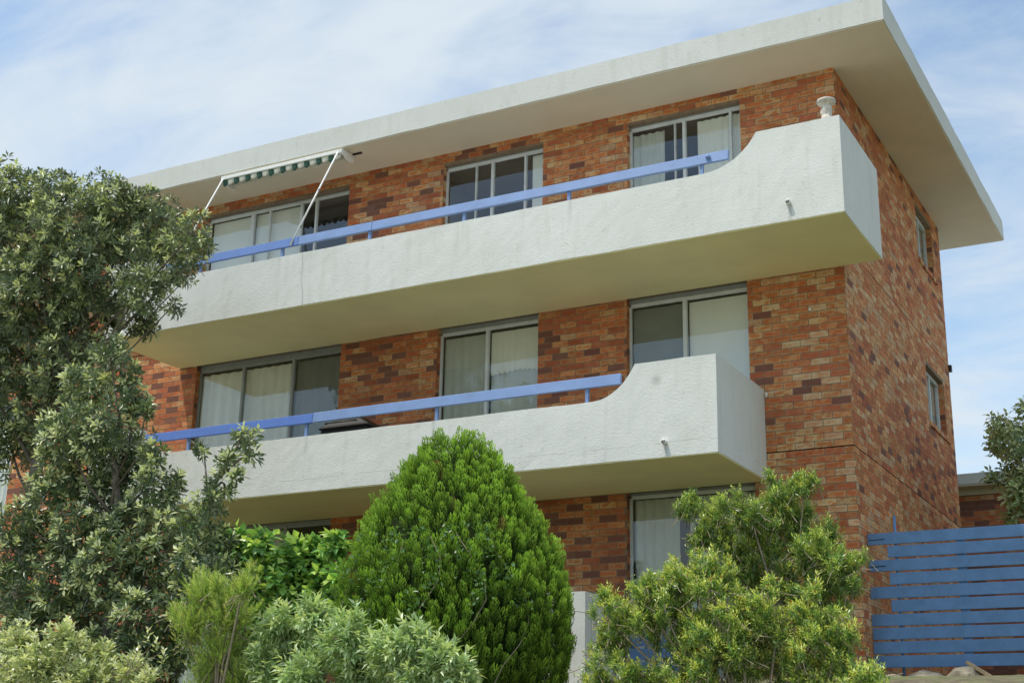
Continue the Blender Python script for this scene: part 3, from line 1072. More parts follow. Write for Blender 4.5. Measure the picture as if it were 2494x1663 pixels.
w = window('m2', [(-5.164, 0.045)], M['alu'], 0.10)
sheet(-5.92, -5.19, -0.14, 2.17, 0.185, M['sheer'], w, 'curtain', 0.012, 0.15, 8)
sheet(-5.14, -4.33, -0.14, 2.17, 0.185, M['sheer'], w, 'curtain', 0.012, 0.12, 9)
sheet(-5.14, -4.33, 1.55, 2.16, 0.165, M['curtain'], w, 'lace_valance', 0.006, 0.1, 10,
      hem=lambda x: 0.03 * abs(math.sin(x * 40)) - 0.10 * abs(x + 4.7))
w = window('m3', [(-2.165, 0.05)], M['alu'], 0.10)
sheet(-2.93, -2.20, -0.14, 2.17, 0.155, M['dim'], w, 'blind')
sheet(-2.13, -1.29, -0.14, 2.17, 0.165, M['blind'], w, 'blind')
w = window('g1', [(-8.53, 0.05)], M['alu_dark'], 0.07)
sheet(-10.4, -8.56, -2.7, -0.43, 0.165, M['sheer'], w, 'curtain', 0.03, 0.16, 12)
w = window('g2', [(-5.15, 0.05)], M['alu_dark'], 0.07)
sheet(-5.9, -4.35, -2.7, -0.43, 0.165, M['sheer'], w, 'curtain', 0.03, 0.14, 13)
w = window('g3', [(-2.115, 0.045)], M['alu'], 0.07)
sheet(-2.93, -2.32, -2.7, -0.43, 0.165, M['sheer'], w, 'curtain', 0.03, 0.13, 14)
sheet(-2.08, -1.28, -2.7, -0.43, 0.165, M['sheer'], w, 'curtain', 0.03, 0.14, 15)
w = window('m0', [(-15.5, 0.05)], M['alu'], 0.07)
sheet(-16.5, -14.6, -0.1, 2.1, 0.165, M['curtain'], w, 'curtain', 0.03, 0.14, 16)

# side wall windows with a sloping brick sill
for key, (y0, y1, z0, z1) in SIDE_OPEN.items():
    mb = MB()
    x = -0.085
    mb.box(x - 0.05, x, y0 + 0.003, y0 + 0.05, z0, z1)
    mb.box(x - 0.05, x, y1 - 0.05, y1 - 0.003, z0, z1)
    mb.box(x - 0.052, x + 0.004, y0 + 0.05, y1 - 0.05, z1 - 0.055, z1 - 0.003)
    mb.box(x - 0.052, x + 0.004, y0 + 0.05, y1 - 0.05, z0 + 0.001, z0 + 0.055)
    ym = (y0 + y1) / 2
    mb.box(x - 0.048, x + 0.002, ym - 0.02, ym + 0.02, z0 + 0.055, z1 - 0.055)
    o = mb.build('window', M['alu'], bld)
    for a, b in ((y0 + 0.05, ym - 0.02), (ym + 0.02, y1 - 0.05)):
        MB().box(x - 0.028, x - 0.022, a, b, z0 + 0.055, z1 - 0.055).build('pane', M['glass'], o)
    mb = MB()
    a, b, c, e = y0 - 0.15, y1 + 0.15, z0 - 0.1, z1 + 0.1
    mb.quad((-0.235, a, c), (-1.6, a, c), (-1.6, b, c), (-0.235, b, c))
    mb.quad((-0.235, a, e), (-0.235, b, e), (-1.6, b, e), (-1.6, a, e))
    mb.quad((-1.6, a, c), (-1.6, a, e), (-1.6, b, e), (-1.6, b, c))
    mb.quad((-0.235, a, c), (-0.235, a, e), (-1.6, a, e), (-1.6, a, c))
    mb.quad((-0.235, b, c), (-1.6, b, c), (-1.6, b, e), (-0.235, b, e))
    mb.build('room', M['room'], o)
    MB().box(-0.15, -0.145, y0 + 0.04, y1 - 0.04, z0 + 0.05, z1 - 0.05).build('blind', M['sheer'], o)
    yy = y0 - 0.02
    while yy < y1 + 0.1:                           # brick-on-edge sill
        i = MB()
        i.v = [(-0.08, yy, z0 - 0.075), (0.028, yy, z0 - 0.085), (0.028, yy + 0.078, z0 - 0.085), (-0.08, yy + 0.078, z0 - 0.075),
               (-0.08, yy, z0 + 0.012), (0.028, yy, z0 - 0.012), (0.028, yy + 0.078, z0 - 0.012), (-0.08, yy + 0.078, z0 + 0.012)]
        i.f = [(0, 3, 2, 1), (4, 5, 6, 7), (0, 1, 5, 4), (1, 2, 6, 5), (2, 3, 7, 6), (3, 0, 4, 7)]
        me = i.mesh('sill_brick')
        at = me.color_attributes.new('tone', 'FLOAT_COLOR', 'POINT')
        tn = brick_tone(0, yy, z0, rb)
        for dd in at.data:
            dd.color = tn
        link('sill_brick', me, M['brick'], o)
        yy += 0.0875

def reveal(parent, rects):
    """brick returns inside an opening: boxes with their own tones"""
    V, F, C = [], [], []
    for (x0, x1, y0, y1, z0, z1) in rects:
        z = z0
        while z < z1 - 0.02:
            e = min(z + 0.0775, z1)
            i = len(V)
            V += [(x0, y0, z), (x1, y0, z), (x1, y1, z), (x0, y1, z), (x0, y0, e), (x1, y0, e), (x1, y1, e), (x0, y1, e)]
            F += [tuple(i + k for k in q) for q in ((0, 3, 2, 1), (4, 5, 6, 7), (0, 1, 5, 4), (1, 2, 6, 5), (2, 3, 7, 6), (3, 0, 4, 7))]
            C += [brick_tone(x0, max(0, y0), z, rb)] * 8
            z += COURSE
    o = big_mesh('brick_return', V, F, M['brick'], C, parent)
    add_face(o.data)
    o['kind'] = 'stuff'


reveal(bld, [(h[0] - 0.01, h[0] + 0.0025, 0.004, 0.09, h[2] + 0.1, h[3] - 0.005) for h in OPEN.values()])
reveal(bld, [(-0.09, -0.004, h[1] - 0.0025, h[1] + 0.01, h[2] + 0.03, h[3] - 0.005) for h in SIDE_OPEN.values()])

# small fittings on the wall
mb = MB()
mb.tube([(-1.045, 0.02, 0.75), (-1.045, -0.05, 0.75), (-1.045, -0.055, 0.70)], 0.014, 8)
mb.build('overflow_pipe', M['white_paint'], bld, True)
mb = MB()
mb.tube([(-0.45, 0.02, 1.78), (-0.45, -0.03, 1.78)], 0.018, 8)
mb.build('overflow_pipe', M['white_paint'], bld, True)
MB().box(0.0, 0.05, DEPTH - 0.03, DEPTH + 0.04, 2.55, 2.66).build('pipe_bracket', M['black'], bld)
mb = MB()
mb.tube([(-0.06, DEPTH + 0.06, Z_BASE - 0.4), (-0.06, DEPTH + 0.06, 5.05)], 0.045, 10)
mb.build('downpipe', M['black'], bld, True)

# ------------------------------------------------------------------ awning
aw = thing('retracted_awning', 'retracted green and white striped awning with white poles, hung under the eaves', 'awning', (-8.34, -0.86, 4.9))
ax0, ax1, ay, az = -9.47, -7.21, -0.90, 4.99
mb = MB()
mb.tube([(ax0 + 0.02, -0.66, 5.0), (ax1 - 0.02, -0.66, 5.0)], 0.045, 14)
mb.build('roller', M['awning_cream'], aw, True)
mb = MB()
mb.box(ax0, ax1, ay - 0.028, ay + 0.012, az - 0.030, az + 0.030)
mb.build('front_bar', M['white_paint'], aw, bevel=0.008)
N = 10
step = (ax1 - ax0) / N
for k in range(N):                       # scalloped stripes
    for (a, b, m, drop) in ((0.0, 0.45, M['awning_green'], 0.115), (0.45, 1.0, M['awning_cream'], 0.095)):
        x0, x1 = ax0 + step * (k + a), ax0 + step * (k + b)
        n = 8
        V, F = [], []
        for i in range(n + 1):
            t_ = i / n
            x = x0 + (x1 - x0) * t_
            sag = 0.060 + (drop - 0.060) * math.sin(math.pi * t_) ** 0.7
            yo = -0.02 * math.sin(math.pi * t_)
            V += [(x, ay - 0.004, az - 0.028), (x, ay + yo, az - 0.028 - sag * 0.55), (x, ay + yo * 0.6 + 0.008, az - 0.028 - sag)]
        for i in range(n):
            for r in range(2):
                q = i * 3 + r
                F.append((q, q + 1, q + 4, q + 3))
        j = len(V)
        V += [(x, y + 0.004, z) for x, y, z in V]
        F += [tuple(reversed([q + j for q in f])) for f in F]
        me = bpy.data.meshes.new('valance_stripe')
        me.from_pydata(V, [], F)
        link('valance_stripe', me, m, aw, True)
mb = MB()
mb.quad((ax0 + 0.02, ay, az + 0.02), (ax1 - 0.02, ay, az + 0.02), (ax1 - 0.02, -0.66, 5.04), (ax0 + 0.02, -0.66, 5.04))
mb.quad((ax0 + 0.02, ay, az + 0.016), (ax0 + 0.02, -0.66, 5.036), (ax1 - 0.02, -0.66, 5.036), (ax1 - 0.02, ay, az + 0.016))
mb.build('canopy', M['awning_cream'], aw)
for x in (ax0 - 0.012, ax1 + 0.012):
    mb = MB()
    i = 0
    pr = [(ay - 0.02, az + 0.04), (ay - 0.02, az - 0.03), (-0.70, 4.90), (-0.58, 4.93), (-0.58, 5.058)]
    mb.v = [(x - 0.010, a, b) for a, b in pr] + [(x + 0.010, a, b) for a, b in pr]
    mb.f = [(0, 1, 2, 3, 4), (9, 8, 7, 6, 5)] + [(k, (k + 1) % 5 + 0, (k + 1) % 5 + 5, k + 5) for k in range(5)]
    mb.build('end_plate', M['white_paint'], aw)
    MB().box(x + 0.012, x + 0.17, -0.64, -0.61, 5.035, 5.058).build('bracket', M['black'], aw)
for x in (ax0 + 0.03, ax1 - 0.03):
    mb = MB()
    a, b = Vector((x, -0.935, 4.965)), Vector((x - 0.165, -1.685, 3.245))
    mb.tube([a, b], 0.0135, 10)
    arm = mb.build('arm', M['white_paint'], aw, True)
    c = a.lerp(b, 0.42)
    MB().tube([a.lerp(b, 0.41), a.lerp(b, 0.43)], 0.017, 10).build('joint_collar', M['alu_dark'], arm)
    MB().tube([a.lerp(b, 0.80), a.lerp(b, 0.82)], 0.017, 10).build('joint_collar', M['alu_dark'], arm)

# ------------------------------------------------------------------ urn on the parapet
urn = thing('pedestal_urn', 'small weathered concrete urn with a wide rim on the raised balcony corner', 'urn', (0.32, -1.60, UT))
pf = [(0.072, 0.0), (0.075, 0.03), (0.062, 0.045), (0.058, 0.08), (0.066, 0.12), (0.064, 0.16), (0.056, 0.19), (0.062, 0.205),
      (0.098, 0.225), (0.110, 0.245), (0.108, 0.268), (0.094, 0.275), (0.084, 0.262), (0.02, 0.252)]
mb = MB()
mb.lathe(0.32, -1.60, [(r, UT - 0.012 + z) for r, z in pf], 28)
for k, (x, y, z) in enumerate(mb.v):
    zz = z - UT
    if 0.05 < zz < 0.19:                       # carved leaf relief round the stem
        an = math.atan2(y + 1.60, x - 0.32)
        s = 1 + 0.13 * math.sin(an * 5 + zz * 30) * math.sin((zz - 0.05) / 0.14 * math.pi)
        mb.v[k] = (0.32 + (x - 0.32) * s, -1.60 + (y + 1.60) * s, z)
mb.build('urn_body', M['urn'], urn, True)
mb = MB()
mb.lathe(0.32, -1.60, [(0.004, UT + 0.235), (0.07, UT + 0.238), (0.082, UT + 0.248), (0.03, UT + 0.252)], 20)
mb.build('urn_fill', M['stone'], urn, True)

# ------------------------------------------------------------------ barbecue
bz = LB + 0.17
bq = thing('hooded_barbecue', 'black hooded barbecue standing on the lower balcony behind the blue rail', 'barbecue', (-6.66, -0.95, bz))


def prism(mb, pr, x0, x1):
    n = len(pr)
    i = len(mb.v)
    mb.v += [(x0, a, b) for a, b in pr] + [(x1, a, b) for a, b in pr]
    mb.f += [tuple(i + k for k in range(n)), tuple(i + n + k for k in reversed(range(n)))]
    mb.f += [(i + k, i + n + k, i + n + (k + 1) % n, i + (k + 1) % n) for k in range(n)]


hz = 0.62
mb = MB()
lo_, hi_ = [(-7.06, -1.22), (-6.25, -1.22), (-6.25, -0.68), (-7.06, -0.68)], [(-6.79, -1.10), (-6.50, -1.10), (-6.50, -0.80), (-6.79, -0.80)]
mb.v = [(x, y, hz) for x, y in lo_] + [(x, y, hz + 0.03) for x, y in lo_] + [(x, y, hz + 0.185) for x, y in hi_]
mb.f = [(3, 2, 1, 0), (8, 9, 10, 11)] + [(k, (k + 1) % 4, (k + 1) % 4 + 4, k + 4) for k in range(4)] + [(k + 4, (k + 1) % 4 + 4, (k + 1) % 4 + 8, k + 8) for k in range(4)]
hood = mb.build('hood', M['black'], bq, bevel=0.012)
mb = MB()
mb.tube([(-6.9, -1.25, hz + 0.06), (-6.9, -1.29, hz + 0.06), (-6.4, -1.29, hz + 0.06), (-6.4, -1.25, hz + 0.06)], 0.010, 8)
mb.build('hood_handle', M['black'], hood, True)
MB().box(-7.03, -6.28, -1.20, -0.70, hz - 0.20, hz - 0.001).build('firebox', M['black'], bq, bevel=0.01)
MB().box(-6.96, -6.35, -1.16, -0.74, bz + 0.10, bz + 0.13).build('lower_shelf', M['timber'], bq)
for x in (-6.99, -6.34):
    for y in (-1.18, -0.74):
        MB().box(x, x + 0.035, y, y + 0.035, bz + (0.05 if x < -6.5 else 0.0), hz - 0.15).build('leg', M['black'], bq)
for y in (-1.19, -0.73):
    mb = MB()
    mb.tube([(-6.975, y, bz + 0.065), (-6.975, y + 0.03, bz + 0.065)], 0.066, 18)
    mb.build('wheel', M['black'], bq, True)

# ------------------------------------------------------------------ blue slat fence
fc = thing('slat_fence', 'blue painted fence of wide horizontal slats beside the brick side wall', 'fence', (2.2, 0.36, -2.75))
for k in range(10):
    x0 = (0.012, 0.24, 0.012, 0.25, 0.012, 0.25, 0.010, 0.014, 0.012, 0.012)[k]
    zt = -1.02 - k * 0.1585
    bm = rough_box(x0, 4.6, 0.33, 0.352, zt - 0.1365, zt, 0.55, 0.003)
    sl = RNG.uniform(-0.006, 0.006)
    for v in bm.verts:
        v.co.z += sl * (v.co.x / 4.6)
    bmesh.ops.bevel(bm, geom=[e for e in bm.edges if e.calc_face_angle(0) > 0.8], offset=0.004, segments=1, affect='EDGES')
    bm_build(bm, 'slat', M['fence_blue'], fc)
for x in (1.03, 2.35, 3.7):
    MB().box(x, x + 0.09, 0.354, 0.43, -2.86, -1.06).build('post', M['fence_blue'], fc, bevel=0.004)
mb = MB()
mb.tube([(0.335, 0.375, -2.86), (0.335, 0.375, -0.815)], 0.0165, 10)
mb.build('pole', M['fence_blue'], fc, True)
for k in (0, 2):
    z = -1.10 - k * 0.1585
    mb = MB()
    mb.tube([(0.03, 0.327, z), (0.215, 0.327, z + 0.006)], 0.004, 6)
    mb.build('hinge_pin', M['joint'], fc)

# ------------------------------------------------------------------ blue gate by the terrace
gt = thing('slat_gate', 'blue slatted gate beside the white terrace wall, half hidden by the bottlebrush', 'gate', (-2.1, -0.75, -2.82))
for k in range(4):
    z = -2.24 - k * 0.155
    MB().box(-2.66, -1.55, -0.77, -0.748, z - 0.125, z).build('slat', M['fence_blue'], gt, bevel=0.003)
for x in (-2.62, -1.66):
    MB().box(x, x + 0.07, -0.746, -0.69, -2.86, -2.20).build('post', M['fence_blue'], gt)

# ------------------------------------------------------------------ brick house behind
ob = thing('brick_outbuilding', 'low brown brick building with a flat white roof behind the blue fence', 'building', (3.0, 10.0, -2.8))
MB().box(-2.2, 8.0, 8.0, 12.0, -3.2, 0.965).build('wall', M['mortar'], ob)
rf = MB().box(-2.6, 8.5, 7.6, 12.4, 0.985, 1.165).build('roof', M['fascia'], ob)
MB().box(-2.58, 8.48, 7.62, 7.998, 0.955, 0.984).build('eaves_soffit', M['soffit_beige'], rf)
MB().box(-2.58, 8.48, 7.94, 7.992, 0.865, 0.954).build('eaves_board', M['soffit_beige'], rf)
nz = int((0.864 + 2.9) / COURSE)
rest2 = []
for b in lay(-2.2, 8.0, 0.864 - nz * COURSE, 0.864, [], 0.0, 0):
    cx, cz = (b[0] + b[1]) / 2, (b[2] + b[3]) / 2
    tn = brick_tone(cx - 20, 0, cz * 0.2 - 1.0, rb)
    if -0.7 < cx < 1.9 and cz > -0.05:
        brick_object(ob, *b, 'front', tn, rb, y=8.0)
    else:
        rest2.append(('front', b, tn))
V, F, C = [], [], []
for plane, (s0, s1, z0, z1), tone in rest2:
    i = len(V)
    V += [(x, y + 8.0, z) for x, y, z in brick_verts(s0, s1, z0, z1, 0.010, 'front', 0.006, rb)]
    F += [tuple(i + k for k in f) for f in BOXF]
    C += [tone] * 8
o = big_mesh('brickwork', V, F, M['brick'], C, ob)
add_face(o.data)
o['kind'] = 'stuff'

# ------------------------------------------------------------------ rubble at the foot of the fence
def rock(cx, cy, cz, rx, ry, rz, seed, label):
    bm = bmesh.new()
    bmesh.ops.create_icosphere(bm, subdivisions=3, radius=1)
    for v in bm.verts:
        c = v.co.copy()
        s = 1 + 0.30 * noise.noise(c * 1.3 + Vector((seed, 0, 0))) + 0.10 * noise.noise(c * 4 + Vector((0, seed, 0)))
        v.co = Vector((cx + c.x * rx * s, cy + c.y * ry * s, cz + c.z * rz * s))
    o = bm_build(bm, 'garden_rock', M['stone'], None)
    return tag(o, label, 'rock')


def gz(x, y):
    return ground_z(x, y)


rock(0.62, 0.10, gz(0.62, 0.1) + 0.04, 0.20, 0.10, 0.085, 1, 'long low grey rock under the short end of the blue fence')
rock(0.28, 0.02, gz(0.28, 0.0) + 0.03, 0.13, 0.10, 0.07, 2, 'small rounded rock against the brick corner below the blue fence')
rock(1.62, 0.06, gz(1.62, 0.1) + 0.02, 0.22, 0.12, 0.07, 3, 'flat pale rock right of the leaning timber offcut')
rock(1.06, 0.06, gz(1.06, 0.1) + 0.06, 0.17, 0.09, 0.11, 5, 'blocky pale rock propping up the timber offcut')
mb = MB()
prism(mb, [(0.0, -0.02), (0.10, -0.02), (0.10, 0.02), (0.0, 0.02)], -0.20, 0.20)
pl = mb.build('timber_offcut', M['timber'], None, bevel=0.004)
pl.location = (1.265, 0.05, -2.665)
pl.rotation_euler = (0, math.radians(33), 0)
tag(pl, 'short pale timber offcut leaning on the rocks below the blue fence', 'plank')

# ------------------------------------------------------------------ foliage
def unit(a):
    return a / np.maximum(np.linalg.norm(a, axis=1, keepdims=True), 1e-9)


def rand_dirs(n):
    return unit(RNG.normal(size=(n, 3)))


class Leaves:
    def __init__(s):
        s.V, s.C, s.n = [], [], 0

    def add(s, P, D, L, W, col, wide=0.5, fold=0.25, droop=0.15, edge=None, up=None):
        """P base points, D directions, L lengths, W widths, col (n,3); each leaf is 5 verts, 4 triangles"""
        n = len(P)
        D = unit(D)
        ref = np.tile(np.array([[0, 0, 1.0]]), (n, 1)) if up is None else up
        ref = ref + 0.35 * RNG.normal(size=(n, 3))
        S = unit(np.cross(D, ref))
        N = np.cross(S, D)
        L = np.asarray(L)[:, None]
        W = np.asarray(W)[:, None]
        c = P + D * L * wide - N * W * fold
        l = P + D * L * wide - S * W * 0.5 + N * W * 0.05
        r = P + D * L * wide + S * W * 0.5 + N * W * 0.05
        t = P + D * L - N * L * droop
        V = np.stack([P, l, c, r, t], axis=1).reshape(-1, 3)
        col = np.asarray(col)
        ce = col if edge is None else edge
        C = np.stack([col * 0.9, ce, col, ce, (col + ce) * 0.5], axis=1).reshape(-1, 3)
        s.V.append(V)
        s.C.append(C)
        s.n += n

    def build(s, name, m, parent, kind=None):
        V = np.concatenate(s.V)
        C = np.concatenate(s.C)
        C = np.concatenate([np.clip(C, 0.004, 0.95), np.ones((len(C), 1))], axis=1)
        b = (np.arange(s.n) * 5)[:, None]
        F = np.concatenate([b + np.array([[0, 3, 2]]), b + np.array([[0, 2, 1]]), b + np.array([[2, 3, 4]]), b + np.array([[2, 4, 1]])])
        return big_mesh(name, V, F, m, C, parent)


def jitter(col, n, v=0.18, h=0.08):
    c = np.tile(np.array(col)[None, :], (n, 1))
    c *= RNG.uniform(1 - v, 1 + v, (n, 1))
    c *= RNG.uniform(1 - h, 1 + h, (n, 3))
    return c


def clump_tips(cl, spacing, inner=0.55, bias=(0, -0.25, 0.55), squash=1.0, stray=0.06):
    """tips spread through the outer part of the clump; returns points, directions"""
    P, D = [], []
    for x, y, z, r in cl:
        n = max(6, int(4 * math.pi * r * r / spacing ** 2))
        d = rand_dirs(n)
        rad = r * (inner + (1.06 - inner) * RNG.random((n, 1)) ** 0.6)
        rad = rad * np.where(RNG.random((n, 1)) < stray, RNG.uniform(1.05, 1.45, (n, 1)), 1.0)
        lump = 1 + 0.18 * np.sin(d[:, :1] * 5 + x * 7) * np.cos(d[:, 2:] * 6 + z * 5)
        p = np.array([[x, y, z]]) + d * rad * lump * np.array([[1, 1, squash]])
        P.append(p)
        D.append(unit(d + np.array([bias]) + 0.25 * RNG.normal(size=(n, 3))))
    return np.concatenate(P), np.concatenate(D)


def rosettes(lv, P, D, n_leaf, L, W, cols, tips, polar=(30, 85), wide=0.62, droop=0.12):
    """whorl of leaves round each tip"""
    n = len(P)
    a = unit(np.cross(D, np.array([[0.31, 0.22, 0.91]]) + 0 * D))
    b = np.cross(D, a)
    base = cols[RNG.integers(0, len(cols), n)] * RNG.uniform(0.8, 1.2, (n, 1))
    young = (RNG.random(n) < tips[0])[:, None]
    for k in range(n_leaf):
        az = k * 2.39996 + RNG.random((n, 1)) * 0.6
        t_ = k / (n_leaf - 1)
        pol = np.radians(polar[0] + (polar[1] - polar[0]) * t_ + RNG.normal(size=(n, 1)) * 9)
        d = D * np.cos(pol) + (a * np.cos(az) + b * np.sin(az)) * np.sin(pol)
        pp = P - D * L * 0.55 * t_ + d * 0.008
        c = base * RNG.uniform(0.65, 1.3, (n, 1))
        c = np.where(young & (t_ < 0.55), np.array([tips[1]]) * RNG.uniform(0.85, 1.15, (n, 1)), c)
        lv.add(pp, d, L * RNG.uniform(0.6, 1.25, n) * (0.75 + 0.40 * t_), W * RNG.uniform(0.8, 1.2, n), c, wide, 0.2, droop, up=D)


def limbs(mb, base, cl, rad, top=None, rise=1.0, seed=0):
    """trunk from the base and limbs to every clump"""
    rr = random.Random(seed)
    base = Vector(base)
    cs = [Vector(c[:3]) for c in cl]
    mean = sum(cs, Vector()) / len(cs)
    top = Vector(top) if top else mean
    trunk = [base - Vector((0, 0, 0.15)), base, base.lerp(top, 0.35) + Vector((rr.uniform(-.1, .1), rr.uniform(-.1, .1), 0)),
             base.lerp(top, 0.7) + Vector((rr.uniform(-.1, .1), rr.uniform(-.1, .1), 0)), top]
    mb.tube(trunk, [rad * 1.15, rad, rad * 0.8, rad * 0.6, rad * 0.3], 10)
    for c, q in zip(cs, cl):
        hz_ = min(0.95, max(0.15, (c.z - base.z) / max(0.3, top.z - base.z) * 0.75))
        s = base.lerp(top, hz_ * rise)
        mid = s.lerp(c, 0.55) + Vector((rr.uniform(-.06, .06), rr.uniform(-.06, .06) + 0.06, rr.uniform(-.12, -0.02)))
        r0 = min(rad * 0.5, 0.010 + 0.04 * q[3])
        mb.tube([s, mid, c, c + Vector((rr.uniform(-.3, .3), rr.uniform(-.3, .1), 0.5)) * q[3]], [r0, r0 * 0.7, r0 * 0.45, r0 * 0.2], 6)
        for _ in range(4):
            d = Vector((rr.uniform(-1, 1), rr.uniform(-1, 1), rr.uniform(-.4, 1))).normalized()
            mb.tube([c - d * 0.1 * q[3], c + d * q[3] * 0.85], [r0 * 0.3, r0 * 0.1], 5)


BANKSIA = np.array([(0.15, 0.200, 0.085), (0.12, 0.170, 0.075), (0.20, 0.245, 0.105), (0.135, 0.180, 0.100), (0.075, 0.115, 0.055)])

# tall tree left of the balconies
tr = thing('banksia_tree', 'tall grey-green banksia tree with leathery leaf whorls rising past the balconies', 'tree', (-9.35, -4.05, gz(-9.35, -4.05)))
mb = MB()
limbs(mb, (-9.35, -4.05, gz(-9.35, -4.05)), CL_TREE, 0.13, (-9.2, -4.05, 1.6), seed=3)
mb.build('trunk', M['bark'], tr, True)
lv = Leaves()
P, D = clump_tips([(x_, y_, z_, r_ * 0.93) for x_, y_, z_, r_ in CL_TREE], 0.128, 0.62, stray=0.2)
rosettes(lv, P, D, 12, 0.110, 0.032, BANKSIA * 0.9, (0.34, (0.58, 0.62, 0.32)))
lv.build('crown', M['leaf_silver'], tr)

# lower banksia in front of it
tr = thing('low_banksia', 'bushy lower banksia with pale leaf tips and one spray reaching across the white balcony', 'tree', (-6.6, -5.2, gz(-6.6, -5.2)))
mb = MB()
limbs(mb, (-6.6, -5.2, gz(-6.6, -5.2)), [c for c in CL_BANKSIA if c[0] < -5.75], 0.10, (-6.8, -5.2, -0.6), seed=5)
mb.tube([(-6.2, -5.2, -2.2), (-5.7, -5.15, -1.6), (-5.38, -5.25, -1.2), (-5.2, -5.2, -0.85), (-5.14, -5.05, -0.5)], [0.035, 0.028, 0.022, 0.015, 0.006], 7)
for a, b in (((-5.36, -5.25, -1.2), (-5.58, -5.14, -0.6)), ((-5.3, -5.22, -1.0), (-4.9, -5.2, -0.72)), ((-6.1, -5.2, -2.1), (-5.2, -5.3, -1.9))):
    mb.tube([a, b], [0.014, 0.005], 6)
mb.build('trunk', M['bark'], tr, True)
lv = Leaves()
P, D = clump_tips([(x_, y_, z_, r_ * 0.95) for x_, y_, z_, r_ in CL_BANKSIA], 0.114, 0.6, stray=0.16)
rosettes(lv, P, D, 12, 0.103, 0.031, BANKSIA * np.array([[0.82, 0.90, 0.84]]), (0.40, (0.66, 0.70, 0.40)))
lv.build('crown', M['leaf_silver'], tr)

# tree right of the side wall
tr = thing('young_tree', 'grey-green tree with drooping leaf whorls in front of the white flat roof', 'tree', (2.3, 3.7, gz(2.3, 3.7)))
mb = MB()
limbs(mb, (2.3, 3.7, gz(2.3, 3.7)), CL_RIGHT, 0.10, (2.1, 3.7, 0.6), seed=8)
mb.build('trunk', M['bark'], tr, True)
lv = Leaves()
P, D = clump_tips(CL_RIGHT, 0.155, stray=0.15)
rosettes(lv, P, D, 10, 0.135, 0.042, BANKSIA * np.array([[2.4, 2.3, 2.2]]), (0.4, (0.52, 0.54, 0.28)), polar=(35, 115), droop=0.3)
lv.build('crown', M['leaf_silver'], tr)

# ---- clipped golden conifer
def cone_r(z):
    for (z0, r0), (z1, r1) in zip(CONE[:-1], CONE[1:]):
        if z1 <= z <= z0:
            return r0 + (r1 - r0) * (z0 - z) / (z0 - z1)
    return CONE[-1][1] * max(0.25, 1 + (z - CONE[-1][0]) * 0.8)


CX, CY = -2.994, -4.2
cf = thing('golden_conifer', 'dense bright green dome-shaped conifer with upright feathery plumes', 'conifer', (CX, CY, gz(CX, CY)))
mb = MB()
mb.tube([(CX, CY, gz(CX, CY) - 0.2), (CX, CY, -2.6), (CX, CY, -0.9)], [0.12, 0.10, 0.03], 10)
mb.build('trunk', M['bark'], cf, True)
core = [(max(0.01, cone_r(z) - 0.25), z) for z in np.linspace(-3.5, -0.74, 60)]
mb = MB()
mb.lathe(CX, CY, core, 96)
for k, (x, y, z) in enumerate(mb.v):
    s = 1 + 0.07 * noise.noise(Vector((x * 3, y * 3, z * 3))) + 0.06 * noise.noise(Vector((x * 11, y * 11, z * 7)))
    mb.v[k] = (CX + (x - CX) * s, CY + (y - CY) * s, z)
M['core'] = plain('conifer_painted_shade', (0.030, 0.050, 0.014), 0.95, 0.4, 30, 0.1, bumps=(40, 1.0, 0.05))  # dark core colour paints in the shade between the plumes
mb.build('dark_core', M['core'], cf, True)
lv = Leaves()
tips, outs = [], []
z = -3.4
while z < -0.69:
    r = cone_r(z + 0.03)
    n = max(3, int(2 * math.pi * r / 0.084))
    ph = RNG.random() * 6
    for k in range(n):
        an = ph + 2 * math.pi * k / n + RNG.normal() * 0.03
        cx_, cy_ = math.cos(an), math.sin(an)
        g = noise.noise(Vector((cx_ * r * 2.6, cy_ * r * 2.6, z * 1.9)))      # loose boughs and hollows
        if g < -0.38 and RNG.random() < 0.7 and z < -1.3:
            continue
        rr_ = r * (1 + 0.03 * math.sin(an * 5 + z * 4)) + 0.085 * g + RNG.normal() * 0.028 - (0.085 + 0.075 * min(1, max(0, (z + 2.1) / 0.9)))
        tips.append((CX + rr_ * cx_, CY + rr_ * cy_, z + RNG.normal() * 0.03))
        outs.append((cx_, cy_, 0))
    z += 0.066
tips, outs = np.array(tips), np.array(outs)
nt = len(tips)
ax_ = unit(outs * 0.34 + np.array([[0, 0, 1.0]]) + 0.11 * RNG.normal(size=(nt, 3)))
size = RNG.uniform(0.7, 1.35, nt)
tone = RNG.uniform(0.72, 1.2, nt)
brown = (RNG.random(nt) < 0.008)
a = unit(np.cross(ax_, outs + 0.01))
b = np.cross(ax_, a)
NB = 60
for k in range(NB):                       # each plume: small flat sprays round an upright axis
    t_ = (k + 0.5) / NB
    az_ = (k * 2.39996 + RNG.random(nt) * 0.7)[:, None]
    rad = (0.034 * math.sin(math.pi * min(0.95, t_ * 0.80 + 0.10)) ** 0.65) * size[:, None]
    side_ = a * np.cos(az_) + b * np.sin(az_)
    pp = tips + ax_ * (0.150 * t_ * size[:, None]) + side_ * rad * 0.85
    d = unit(ax_ * 1.0 + side_ * (0.55 - 0.45 * t_) + 0.12 * RNG.normal(size=(nt, 3)))
    c = np.array([[0.040, 0.100, 0.014]]) * (1 - t_) ** 0.7 + np.array([[0.375, 0.575, 0.075]]) * t_ ** 1.3  # yellow-green tips; the dark base colour paints in crease shade
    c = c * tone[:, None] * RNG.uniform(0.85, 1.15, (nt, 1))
    c = np.where(brown[:, None], np.array([[0.26, 0.16, 0.06]]), c)
    lv.add(pp, d, 0.030 * size * RNG.uniform(0.8, 1.2, nt), 0.0125 * size, c, 0.5, 0.1, 0.0, up=side_)
